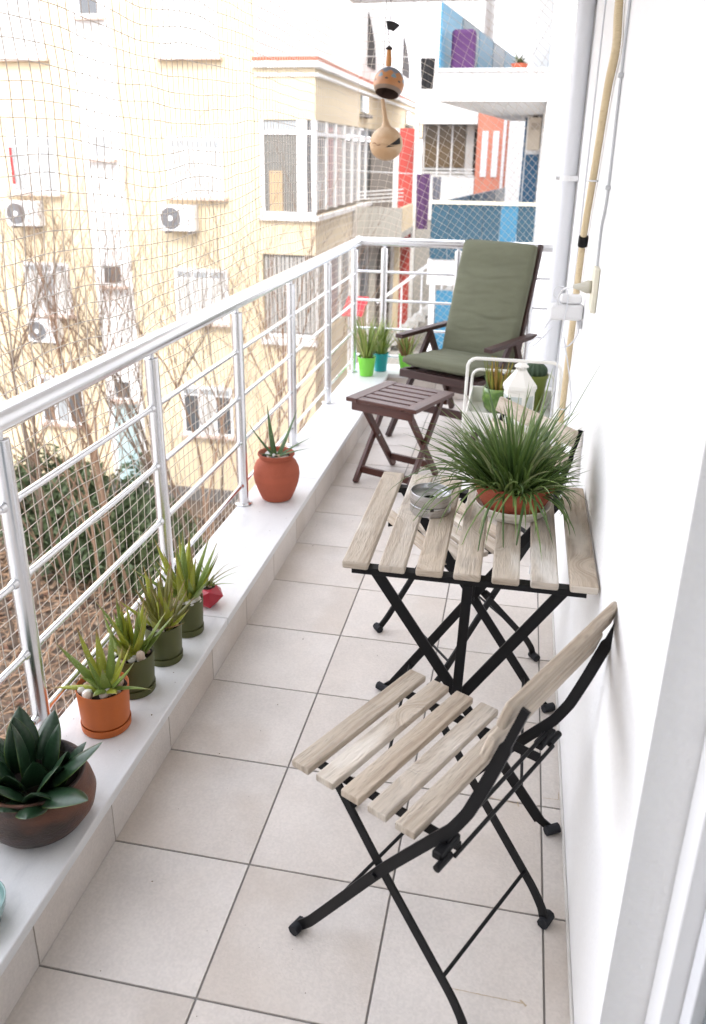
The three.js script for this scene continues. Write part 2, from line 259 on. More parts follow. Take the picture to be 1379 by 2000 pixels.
{ // metal railing along the ledge and across the far end
  const RX = -0.235, RZ = -4.46, O = [RX, LEDGE, -1.6];
  const t = thing('balcony_railing', 'polished metal balcony railing with round handrail, posts and crossbars', 'railing', O);
  const put = (n, g, m = mAlu) => part(t, n, (Array.isArray(g) ? merge(g) : g).translate(-O[0], -O[1], -O[2]), m);
  const oval = (g, sx, sy, c) => g.translate(-c.x, -c.y, -c.z).scale(sx, sy, 1).translate(c.x, c.y, c.z);
  put('handrail', oval(cyl(V(RX, 0.988, 2.1), V(RX, 0.988, RZ), 0.029, 0.029, 32), 1.12, 0.95, V(RX, 0.988, 0)));
  put('handrail', cyl(V(RX, 0.987, RZ), V(WX - 0.03, 0.987, RZ), 0.0275, 0.0275, 32));
  put('corner_joint', new THREE.SphereGeometry(0.0335, 24, 16).translate(RX, 0.987, RZ));
  const post = (x, z) => {
    const p = put('post', lathe([[0.0, LEDGE + 0.0005], [0.034, LEDGE + 0.0005], [0.034, LEDGE + 0.006], [0.0225, LEDGE + 0.009], [0.0215, 0.944], [0.0195, 0.948], [0.0, 0.949]], 28).translate(x, 0, z));
    put('post_neck', cyl(V(x, 0.947, z), V(x, 0.963, z), 0.009, 0.009, 12)); return p;
  };
  const pz = [1.1, 0.33, -0.45, -1.22, -2.0, -2.78, -3.56, -4.33], px = [-0.062, 0.42, 0.90], ys = [0.235, 0.42, 0.608, 0.796];
  for (const z of pz) post(RX, z);
  for (const x of px) post(x, RZ);
  for (let i = 0; i + 1 < pz.length; i++) for (const y of ys) {
    const a = pz[i] - 0.021, b = pz[i + 1] + 0.021;
    put('crossbar', [cyl(V(RX, y, a), V(RX, y, b), 0.0088, 0.0088, 16), cyl(V(RX, y, a - 0.001), V(RX, y, a - 0.016), 0.0125, 0.0105, 16), cyl(V(RX, y, b + 0.001), V(RX, y, b + 0.016), 0.0125, 0.0105, 16)]);
  }
  const xr = [RX, ...px, WX - 0.03];
  for (let i = 0; i + 1 < xr.length; i++) for (const y of ys) put('crossbar', cyl(V(xr[i] + (i ? 0.021 : 0), y, RZ), V(xr[i + 1] - (i + 2 < xr.length ? 0.021 : 0), y, RZ), 0.0088, 0.0088, 16));
  for (const y of [0.987, ...ys]) put('wall_flange', cyl(V(WX - 0.032, y, RZ), V(WX - 0.0005, y, RZ), y > 0.9 ? 0.034 : 0.016, y > 0.9 ? 0.034 : 0.016, 20));
}
{ // knotted pigeon nets: real cords, slack between the edge lines
  const mCord = M([0.66, 0.585, 0.505], 0.8), s1 = fbm(611, 5, 5, 3), s2 = fbm(631, 5, 5, 3), s3 = fbm(651, 5, 5, 3);
  const cord = (pts, r, out) => { // three-sided cord along a polyline
    const up = V(0.31, 0.52, 0.8), pos = [], n0 = pts.length; let d = V(), a = V(), b = V(); const ringsP = [], ringsN = [];
    for (let i = 0; i < n0; i++) { d.subVectors(pts[Math.min(n0 - 1, i + 1)], pts[Math.max(0, i - 1)]).normalize(); a.crossVectors(d, up).normalize(); b.crossVectors(d, a); const P = [], N = []; for (let k = 0; k < 3; k++) { const q = k * 2.0944, nn = a.clone().multiplyScalar(Math.cos(q)).addScaledVector(b, Math.sin(q)); N.push(nn); P.push(pts[i].clone().addScaledVector(nn, r)); } ringsP.push(P); ringsN.push(N); }
    for (let i = 0; i + 1 < n0; i++) for (let k = 0; k < 3; k++) { const j = (k + 1) % 3; for (const [ii, kk] of [[i, k], [i, j], [i + 1, k], [i + 1, k], [i, j], [i + 1, j]]) { const p = ringsP[ii][kk], n = ringsN[ii][kk]; out.p.push(p.x, p.y, p.z); out.n.push(n.x, n.y, n.z); } }
  };
  const knot = (p, r, out) => { const q = [[1, 0, 0], [-1, 0, 0], [0, 1, 0], [0, -1, 0], [0, 0, 1], [0, 0, -1]].map((v) => [p.x + v[0] * r, p.y + v[1] * r, p.z + v[2] * r]); for (const f of [[0, 2, 4], [2, 1, 4], [1, 3, 4], [3, 0, 4], [2, 0, 5], [1, 2, 5], [3, 1, 5], [0, 3, 5]]) for (const k of f) { out.p.push(...q[k]); out.n.push(q[k][0] - p.x, q[k][1] - p.y, q[k][2] - p.z); } };
  const mesh = (out) => { const g = new THREE.BufferGeometry(); g.setAttribute('position', new THREE.Float32BufferAttribute(out.p, 3)); g.setAttribute('normal', new THREE.Float32BufferAttribute(out.n, 3)); g.setAttribute('uv', new THREE.Float32BufferAttribute(new Float32Array(out.p.length / 3 * 2), 2)); return g; };
  const cell = 0.042, y0 = 0.06, y1 = 2.385;
  const side = (i, j, nI, nJ) => { // i along the balcony, j upwards
    const u = i / nI, v = j / nJ, edge = Math.sin(Math.PI * clamp(u)) * Math.sin(Math.PI * clamp(v)), z = 1.7 - i * cell, y = y0 + j * (y1 - y0) / nJ;
    const k = 0.25 + 0.75 * edge, sag = 0.10 * sst(0.42, 0.8, v) * Math.sin(Math.PI * clamp((v - 0.4) / 0.6)) * Math.exp(-Math.pow((z + 0.6) / 0.9, 2));
    return V(-0.268 - 0.03 * k * (s3(u * 1.5, v) - 0.35), y + k * 0.10 * (s1(u * 2, v) - 0.5) - sag * 0.35, z + k * 0.11 * (s2(u * 2, v) - 0.5));
  };
  let nI = Math.round((1.7 + 4.53) / cell), nJ = Math.round((y1 - y0) / cell), out = { p: [], n: [] };
  for (let i = 0; i <= nI; i++) cord(Array.from({ length: nJ + 1 }, (_, j) => side(i, j, nI, nJ)), 0.00135, out);
  for (let j = 0; j <= nJ; j++) cord(Array.from({ length: nI + 1 }, (_, i) => side(i, j, nI, nJ)), j === 0 || j === nJ ? 0.002 : 0.00135, out);
  for (let i = 10; i < 110; i++) for (let j = 6; j <= nJ; j++) knot(side(i, j, nI, nJ), 0.0022, out);
  solo('safety_net', 'pale knotted safety net stretched along the outside of the long railing', 'net', mesh(out), mCord, [0, 0, 0], 0, 'safety nets');
  out = { p: [], n: [] };   // far end: the same cords pulled askew, so that the cells turn to lozenges towards the wall
  const xa = -0.266, xb = WX - 0.003, zAt = (x, y) => -4.53 - 0.03 * Math.sin(Math.PI * clamp((x - xa) / (xb - xa))) * s3(x, y * 0.4), pull = (x) => 0.62 * Math.pow(Math.max(0, x + 0.12), 1.45);
  const run = (f, n) => { let pts = []; const flush = () => { if (pts.length > 1) cord(pts, 0.00125, out); pts = []; }; for (let k = 0; k <= n; k++) { const [x, y] = f(k / n); if (x >= xa && x <= xb && y >= y0 && y <= y1) pts.push(V(x, y, zAt(x, y))); else flush(); } flush(); };
  for (let k = -44; k < 64; k++) { const x0 = xa + k * cell, lean = 0.16 + 0.5 * sst(-0.1, 0.75, x0 + 0.2); run((t) => { const y = lerp(y0, y1, t); return [x0 + lean * (y - 1.0) + 0.03 * (s1(k / 40, t) - 0.5), y]; }, 90); }
  for (let k = 0; k < 96; k++) { const yy = y0 + k * cell; run((t) => { const x = lerp(xa, xb, t); return [x, yy - pull(x) + 0.03 * (s2(t, k / 40) - 0.5)]; }, 60); }
  for (const [a, b] of [[V(xa, y0, -4.53), V(xb, y0, -4.53)], [V(xa, y1, -4.53), V(xb, y1, -4.53)], [V(xa, y0, -4.53), V(xa, y1, -4.53)], [V(xb, y0, -4.53), V(xb, y1, -4.53)]]) cord([a, b], 0.0025, out);
  solo('safety_net', 'slanting pale safety net closing the far end of the balcony', 'net', mesh(out), mCord, [0, 0, 0], 0, 'safety nets');
}
{ // services on the house wall
  const p = thing('drain_pipe', 'white vertical drain pipe fixed to the house wall near the far end', 'pipe', [1.0005, 0, -3.07]);
  part(p, 'pipe', cyl(V(0, 0.001, 0), V(0, 2.419, 0), 0.0385, 0.0385, 32), mPVC);
  part(p, 'socket', cyl(V(0, 2.12, 0), V(0, 2.24, 0), 0.0405, 0.0405, 32), mPVC);
  for (const y of [0.45, 1.43]) { const b = part(p, 'bracket', [cyl(V(0, y - 0.012, 0), V(0, y + 0.012, 0), 0.0408, 0.0408, 32), boxAt(-0.06, -0.038, y - 0.01, y + 0.01, -0.006, 0.006, 0.002), boxAt(0.0, 0.0405, y - 0.012, y + 0.012, 0.03, 0.052, 0.003)], mWhite); part(b, 'bolt', cyl(V(-0.051, y, -0.006), V(-0.051, y, 0.013), 0.004, 0.004, 8), mSteel); }
  const hp = [V(1.026, 2.419, -1.52), V(1.026, 2.15, -1.60), V(1.026, 1.925, -1.665), V(1.026, 1.803, -1.588), V(1.026, 1.712, -1.71), V(1.026, 1.494, -1.861), V(1.026, 1.254, -2.03), V(1.026, 0.94, -2.08), V(1.026, 0.736, -2.115), V(1.026, 0.35, -2.13), V(1.026, 0.012, -2.13)];
  const mHose = M([0.62, 0.50, 0.31], 0.5);
  const h = thing('corrugated_conduit', 'yellow corrugated conduit running down the house wall beside the drain pipe', 'conduit', [1.026, 0, -2.0]);
  part(h, 'conduit', ribbed(hp.map((v) => v.clone().sub(V(1.026, 0, -2.0))), 0.0115, 0.09, 0.009), mHose);
  part(h, 'tape_band', cyl(V(0, 1.235, -0.035), V(0, 1.265, -0.019), 0.0165, 0.0165, 16), mBlack);
  for (const [y, z] of [[1.45, 0.108], [0.62, -0.122]]) part(h, 'clip', new THREE.TorusGeometry(0.0168, 0.0028, 8, 20).rotateX(Math.PI / 2).translate(0, y, z), mPVC);
  const cb = thing('wall_cable', 'thin grey cable clipped down the wall to the socket plate', 'cable', [1.036, 1.2, -1.45]);
  part(cb, 'cable', tube([V(0, 1.219, 0.02), V(0, 0.95, 0.008), V(0, 0.693, 0.0), V(0, 0.49, 0.012), V(0, 0.228, 0.03), V(0, 0.14, -0.03), V(0, 0.06, -0.03), V(0, 0.012, -0.012)], 0.0042, 80, 8), mGreyPVC);
  for (const [y, z] of [[0.87, 0.006], [0.70, 0.001], [0.52, 0.012], [0.245, 0.029]]) part(cb, 'clip', boxAt(-0.008, 0.0055, y - 0.006, y + 0.006, z - 0.009, z + 0.009, 0.002), mGreyPVC);
  const c2 = solo('wall_cable', 'fine white cable running straight down the wall just beside the drain pipe', 'cable', tube([V(0, 2.419, 0), V(0, 1.6, 0.006), V(0, 0.9, -0.004), V(0, 0.006, 0)], 0.0032, 60, 8), mPVC, [1.0385, 0, -2.47]);
  const sp = thing('socket_plate', 'cream wall socket plate with a plug below the grey cable', 'socket', [1.038, 1.17, -1.45]);
  part(sp, 'plate', box(0.016, 0.125, 0.085, 0.005).translate(-0.004, 0, 0), M([0.72, 0.68, 0.55], 0.45));
  part(sp, 'plug', lathe([[0, 0], [0.018, 0], [0.019, 0.012], [0.011, 0.03], [0.006, 0.05], [0, 0.052]], 20).rotateZ(Math.PI / 2).translate(-0.0125, 0.005, -0.005), M([0.55, 0.53, 0.45], 0.5));
  part(sp, 'plug_cord', tube([V(-0.058, 0.005, -0.005), V(-0.085, -0.02, -0.10), V(-0.088, -0.075, -0.28), V(-0.083, -0.11, -0.385)], 0.003, 30, 8), mPVC);
  const st = thing('power_strip', 'white power strip with tangled cords hung beside the conduit', 'power strip', [0.985, 1.035, -1.85]);
  part(st, 'housing', box(0.112, 0.055, 0.045, 0.012), mWhite);
  part(st, 'plug', box(0.07, 0.03, 0.036, 0.008).translate(0.012, 0.0435, 0), mWhite);
  part(st, 'hook', boxAt(0.04, 0.0555, -0.055, -0.028, -0.01, 0.01, 0.003), mPVC);
  const cords = [[V(-0.02, 0.03, 0.01), V(-0.05, 0.06, 0.02), V(-0.03, 0.085, 0), V(0, 0.055, 0.02), V(-0.01, -0.1, 0.03), V(-0.016, -0.4, 0.02), V(-0.025, -0.8, 0.01), V(-0.03, -1.0, 0)], [V(-0.045, -0.02, 0.01), V(-0.08, -0.08, 0), V(-0.115, -0.125, -0.02), V(-0.09, -0.115, 0), V(-0.04, -0.05, 0.02)], [V(0.04, -0.025, 0.01), V(0.045, -0.07, 0.02), V(0.02, -0.11, 0.02), V(-0.005, -0.12, 0.01)], [V(0.0, -0.08, 0.02), V(0.03, -0.2, 0.02), V(0.048, -0.3, 0.02), V(0.04, -0.40, 0.02), V(0.0, -0.45, 0.02), V(-0.02, -0.6, 0.02)]];
  for (const c of cords) part(st, 'cord', tube(c, 0.0026, 60, 6), mPVC);
}
{ // two gourds strung from the ceiling edge
  const g = thing('painted_gourd', 'painted orange and blue gourd bell hanging from the ceiling on a chain', 'ornament', [0.205, 1.80, -2.8], 0, 'hanging gourds');
  const bandTex = texture(512, 256, (u, v) => {
    const a = 0.50 + 0.05 * Math.sin(u * 2 * Math.PI * 9) + 0.06 * (nB(u, v) - 0.5), st = Math.abs(((u * 7) % 1) - 0.5), fl = sst(0.24, 0.17, Math.hypot(st * 1.2, (v - 0.38) * 3.0) + 0.05 * Math.sin(Math.atan2(v - 0.38, st) * 6)), eye = sst(0.15, 0.10, Math.hypot((((u * 7 + 0.5) % 1) - 0.5) * 1.0, (v - 0.27) * 4.5));
    let c = mix3([0.46, 0.20, 0.055], [0.34, 0.13, 0.04], nA(u, v)); c = mix3(c, [0.10, 0.15, 0.20], sst(a - 0.02, a + 0.03, v) * 0.92); c = mix3(c, [0.13, 0.20, 0.24], fl); c = mix3(c, [0.035, 0.02, 0.02], eye * 0.9);
    return mix3(c, [0.17, 0.11, 0.07], sst(0.13, 0.10, v));
  });
  const mGP = M([1, 1, 1], 0.4, { map: bandTex, clearcoat: 0.3 }), pts = []; for (let i = 0; i <= 26; i++) { const a = -0.72 + (i / 26) * (1.45 + 0.72); pts.push([0.066 * Math.cos(a) + 0.0, 0.064 * Math.sin(a)]); } pts.push([0.009, 0.067]);
  const body = part(g, 'body', lathe(pts, 40), mGP, null, [-0.38, 0, -0.10]);
  part(body, 'hollow', lathe([[0.0505, -0.0435], [0.047, -0.040], [0.056, -0.01], [0.052, 0.03], [0.02, 0.056], [0, 0.058]], 32), M([0.06, 0.03, 0.02], 0.9));
  part(g, 'neck', lathe([[0.011, 0], [0.0125, 0.015], [0.0105, 0.045], [0.0085, 0.062], [0, 0.063]], 20).translate(-0.003, 0.066, 0), M([0.45, 0.19, 0.05], 0.45));
  part(g, 'cap', lathe([[0, 0], [0.013, 0.0], [0.015, 0.004], [0.012, 0.008], [0.004, 0.014], [0, 0.014]], 20).translate(-0.003, 0.129, 0), M([0.03, 0.018, 0.015], 0.6));
  const mRope = M([0.10, 0.085, 0.07], 0.9), link = new THREE.TorusGeometry(0.006, 0.001, 6, 14).scale(0.55, 1.25, 1);
  for (let i = 0; i < 34; i++) part(g, 'chain_link', link, mRope, [-0.003 - 0.004 * Math.sin(i * 0.5), 0.150 + i * 0.0138, 0], [0, (i % 2) * 1.57, 0]);
  const bt = thing('bat_charm', 'small black leaf shaped charm hanging on the gourd chain', 'ornament', [0.212, 2.02, -2.795]);
  const s = new THREE.Shape(); s.moveTo(-0.022, 0.012); s.quadraticCurveTo(0.0, 0.016, 0.03, -0.002); s.quadraticCurveTo(0.02, -0.012, 0.006, -0.022); s.quadraticCurveTo(-0.006, -0.015, -0.016, -0.016); s.closePath();
  part(bt, 'charm', new THREE.ExtrudeGeometry(s, { depth: 0.008, bevelEnabled: true, bevelSize: 0.002, bevelThickness: 0.002, bevelSegments: 2 }).translate(0, 0, -0.004), mDark);
  const q = thing('plain_gourd', 'pale natural gourd with long neck and dark cut opening hanging lowest', 'ornament', [0.186, 1.565, -2.89], 0, 'hanging gourds');
  const gt = texture(512, 256, (u, v) => { const a = nA(u, v), c = mix3([0.60, 0.44, 0.28], [0.50, 0.31, 0.16], sst(0.35, 0.7, a)); return mix3(c, [0.36, 0.19, 0.09], 0.5 * sst(0.6, 0.8, nC(u, v)) + 0.2 * nFine(u, v)); });
  const mGG = M([1, 1, 1], 0.5, { map: gt, bumpMap: plasterBump, bumpScale: 0.002 }), bp = []; for (let i = 0; i <= 24; i++) { const a = -1.5 + (i / 24) * 2.72; bp.push([0.0735 * Math.cos(a) * (1 - 0.04 * Math.sin(a)), 0.072 * Math.sin(a)]); } bp.push([0.017, 0.078], [0.011, 0.10], [0.009, 0.15], [0.0085, 0.18], [0, 0.182]);
  const bodyg = new THREE.LatheGeometry(bp.map((a) => new THREE.Vector2(...a)), 40); { const p = bodyg.attributes.position; for (let i = 0; i < p.count; i++) { const y = p.getY(i); if (y > 0.06) p.setX(i, p.getX(i) - (y - 0.06) * 0.18); } bodyg.computeVertexNormals(); }
  part(q, 'body', bodyg, mGG);
  // slanting mouth: a thin dark shell patch and two lips following the round body
  const lip = (a0, a1, e0, e1, r) => tube(Array.from({ length: 12 }, (_, i) => { const k = i / 11, a = lerp(a0, a1, k), e = lerp(e0, e1, k) + 0.05 * Math.sin(k * Math.PI * 2); return V(Math.cos(e) * Math.sin(a), Math.sin(e), Math.cos(e) * Math.cos(a)).multiplyScalar(r); }), 0.0022, 24, 6);
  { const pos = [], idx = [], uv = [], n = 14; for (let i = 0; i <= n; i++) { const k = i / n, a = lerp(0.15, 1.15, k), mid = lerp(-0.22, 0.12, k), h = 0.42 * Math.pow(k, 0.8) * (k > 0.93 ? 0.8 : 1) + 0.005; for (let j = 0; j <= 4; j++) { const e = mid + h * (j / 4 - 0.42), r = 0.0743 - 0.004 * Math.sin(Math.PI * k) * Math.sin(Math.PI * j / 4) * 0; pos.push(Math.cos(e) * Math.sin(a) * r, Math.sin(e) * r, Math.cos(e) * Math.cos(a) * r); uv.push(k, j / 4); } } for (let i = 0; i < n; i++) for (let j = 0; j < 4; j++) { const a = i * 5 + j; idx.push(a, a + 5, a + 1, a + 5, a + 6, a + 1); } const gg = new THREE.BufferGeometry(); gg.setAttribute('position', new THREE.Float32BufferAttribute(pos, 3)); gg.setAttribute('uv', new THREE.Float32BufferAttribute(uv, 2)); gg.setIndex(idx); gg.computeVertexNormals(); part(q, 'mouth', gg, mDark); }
  part(q, 'lip', lip(-0.75, 1.15, -0.12, -0.03, 0.0735), mGG);
  part(q, 'crack', lip(-0.8, -0.2, -0.02, -0.08, 0.0728), M([0.22, 0.11, 0.05], 0.9));
  part(q, 'string', tube([V(-0.021, 0.179, 0), V(-0.02, 0.3, 0.002), V(-0.016, 0.55, 0), V(-0.014, 0.8545, 0)], 0.0011, 30, 5), mRope);
}
// ================================================================ FURNITURE
const wood = (i) => mWood[i % mWood.length];
const slat = (w, h, d, axis, r = 0.003) => box(w, h, d, r, axis, rnd() * 5, rnd() * 5);
function foldingChair(label, pos, turn) { // local x across the seat, z towards the back
  const t = thing('folding_chair', label, 'chair', pos, turn, 'folding slatted chairs');
  for (let i = 0; i < 5; i++) part(t, 'seat_slat', slat(0.39, 0.016, 0.0425, 'x'), wood(i + Math.floor(pos[0] * 100)), [0, 0.442, -0.122 + 0.061 * i]);
  const A = [[-0.137, 0.014], [-0.103, 0.054], [0.065, 0.303], [0.165, 0.437], [0.207, 0.492], [0.235, 0.545], [0.262, 0.62], [0.288, 0.70], [0.314, 0.782]];
  const B = [[-0.062, 0.419], [0.053, 0.274], [0.213, 0.088], [0.243, 0.042], [0.252, 0.014]];
  const flat = (path, x, w, t2 = 0.006) => { // flat bar bent in the (z, y) plane
    const pos = [], idx = [], n = path.length; const W = (k) => (typeof w === 'function' ? w(k) : w);
    for (let i = 0; i < n; i++) { const p = path[i], a = path[Math.max(0, i - 1)], b = path[Math.min(n - 1, i + 1)], L = Math.hypot(b[0] - a[0], b[1] - a[1]), nz = -(b[1] - a[1]) / L, ny = (b[0] - a[0]) / L, h = W(i) / 2; for (const [sx, sn] of [[-1, -1], [1, -1], [1, 1], [-1, 1]]) pos.push(x + sx * t2 / 2, p[1] + sn * ny * h, p[0] + sn * nz * h); }
    for (let i = 0; i + 1 < n; i++) for (let k = 0; k < 4; k++) { const a = i * 4 + k, b = i * 4 + (k + 1) % 4; idx.push(a, a + 4, b, a + 4, b + 4, b); }
    idx.push(0, 1, 2, 0, 2, 3); const e = (n - 1) * 4; idx.push(e, e + 2, e + 1, e, e + 3, e + 2);
    let g = new THREE.BufferGeometry(); g.setAttribute('position', new THREE.Float32BufferAttribute(pos, 3)); g.setAttribute('uv', new THREE.Float32BufferAttribute(new Float32Array(pos.length / 3 * 2), 2)); g.setIndex(idx); g = g.toNonIndexed(); g.computeVertexNormals(); return g;
  };
  const smooth = (p) => { const c = new THREE.CatmullRomCurve3(p.map(([z, y]) => V(0, y, z)), false, 'catmullrom', 0.2); return c.getPoints(48).map((v) => [v.z, v.y]); };
  for (const s of [-1, 1]) {
    const la = part(t, 'leg', flat(smooth(A), s * 0.184, (k) => (k > 42 ? 0.014 : 0.021)), mBlack);
    part(la, 'foot', cyl(V(s * 0.172, 0.0125, -0.139), V(s * 0.204, 0.0125, -0.139), 0.0125, 0.0125, 8), mRubber);
    const lb = part(t, 'leg', flat(smooth(B), s * 0.158, 0.019), mBlack);
    part(lb, 'foot', cyl(V(s * 0.146, 0.0125, 0.254), V(s * 0.18, 0.0125, 0.254), 0.0125, 0.0125, 8), mRubber);
    part(t, 'seat_rail', box(0.005, 0.022, 0.34, 0.001, 'z').translate(s * 0.145, 0.4225, 0.035), mBlack);
    part(t, 'pivot', cyl(V(s * 0.150, 0.287, 0.0545), V(s * 0.192, 0.287, 0.0545), 0.006, 0.006, 12), mBlack);
    part(t, 'latch', [box(0.062, 0.017, 0.02, 0.004).translate(s * 0.178, 0.446, 0.196), cyl(V(s * 0.18, 0.436, 0.206), V(s * 0.222, 0.436, 0.206), 0.007, 0.007, 10)], mBlack);
  }
  for (const [z, y, x] of [[0.196, 0.457, 0.18], [0.214, 0.436, 0.18], [-0.078, 0.086, 0.182], [0.196, 0.112, 0.156]]) part(t, 'rod', cyl(V(-x, y, z), V(x, y, z), 0.004, 0.004, 10), mBlack);
  for (const [z, y, k] of [[0.286, 0.762, 1], [0.263, 0.693, 2]]) part(t, 'back_slat', slat(0.39, 0.05, 0.0165, 'x', 0.005), wood(k), [0, y, z], [0.30, 0, 0]);
  return t;
}
foldingChair('folding chair with grey weathered slats and black frame nearest the camera', [0.694, 0, -0.288], 62.2 * D2R);
foldingChair('folding slatted chair tucked under the far side of the table, half hidden', [0.672, 0, -1.305], 125.6 * D2R);
{ // folding table
  const t = thing('folding_table', 'square folding table with grey weathered slats on crossed black legs', 'table', [0.7665, 0, -0.81]);
  for (let i = 0; i < 7; i++) part(t, 'table_slat', slat(0.0575, 0.018, 0.56, 'z', 0.0045), wood(i * 3 + 1), [-0.2405 + 0.0805 * i, 0.691, 0]);
  for (const z of [0.255, -0.225]) {
    part(t, 'rail', boxAt(-0.25, 0.25, 0.666, 0.6815, z - 0.014, z + 0.012, 0.001), mBlack);
    for (const s of [-1, 1]) {
      const zz = z - 0.014 - (s > 0 ? 0.0085 : 0), lg = part(t, 'leg', [bar(V(-s * 0.208, 0.668, zz), V(s * 0.215, 0.032, zz), 0.026, 0.006, V(0, 0, 1)), bar(V(s * 0.213, 0.036, zz), V(s * 0.242, 0.0125, zz), 0.02, 0.006, V(0, 0, 1))], mBlack);
      part(lg, 'foot', cyl(V(s * 0.232, 0.0125, zz + 0.012), V(s * 0.262, 0.0125, zz - 0.006), 0.0125, 0.0125, 8), mRubber);
    }
    part(t, 'strut', bar(V(0.004, 0.665, z + 0.009), V(-0.004, 0.35, z + 0.003), 0.022, 0.005, V(0, 0, 1)), mBlack);
    part(t, 'pivot', cyl(V(0, 0.355, z - 0.03), V(0, 0.355, z + 0.008), 0.008, 0.008, 12), mBlack);
  }
  for (const s of [-1, 1]) part(t, 'rod', cyl(V(s * 0.166, 0.105, 0.235), V(s * 0.166, 0.105, -0.248), 0.004, 0.004, 10), mBlack);
}
{ // footstool
  const t = thing('footstool', 'dark wooden slatted footstool with crossed legs in front of the recliner', 'stool', [0.306, 0, -2.80], -22.2 * D2R);
  const w = 0.385, d = 0.385, y = 0.44;
  for (const s of [-1, 1]) part(t, 'end_board', slat(0.062, 0.02, d, 'z'), mDarkWood, [s * (w / 2 - 0.031), y - 0.01, 0]);
  for (let i = 0; i < 6; i++) part(t, 'slat', slat(w - 0.126, 0.018, 0.050, 'x'), mDarkWood, [0, y - 0.0105, -d / 2 + 0.0285 + i * 0.0656]);
  for (const s of [-1, 1]) part(t, 'apron', slat(w - 0.05, 0.042, 0.02, 'x'), mDarkWood, [0, y - 0.042, s * (d / 2 - 0.022)]);
  for (const s of [-1, 1]) {
    const x = s * (w / 2 - 0.045), lf = part(t, 'leg', bar(V(x, y - 0.022, -0.155), V(x, 0.001, 0.168), 0.034, 0.02, V(1, 0, 0), 0.003), mDarkWood), lr = part(t, 'leg', bar(V(x - s * 0.0215, y - 0.022, 0.155), V(x - s * 0.0215, 0.001, -0.168), 0.034, 0.02, V(1, 0, 0), 0.003), mDarkWood);
    part(t, 'bolt', cyl(V(x - s * 0.035, y * 0.48, 0), V(x + s * 0.014, y * 0.48, 0), 0.006, 0.006, 10), mSteel);
  }
  part(t, 'stretcher', slat(w - 0.112, 0.036, 0.018, 'x'), mDarkWood, [0, 0.062, 0.124]);
  part(t, 'stretcher', slat(w - 0.156, 0.036, 0.018, 'x'), mDarkWood, [0, 0.062, -0.124]);
}
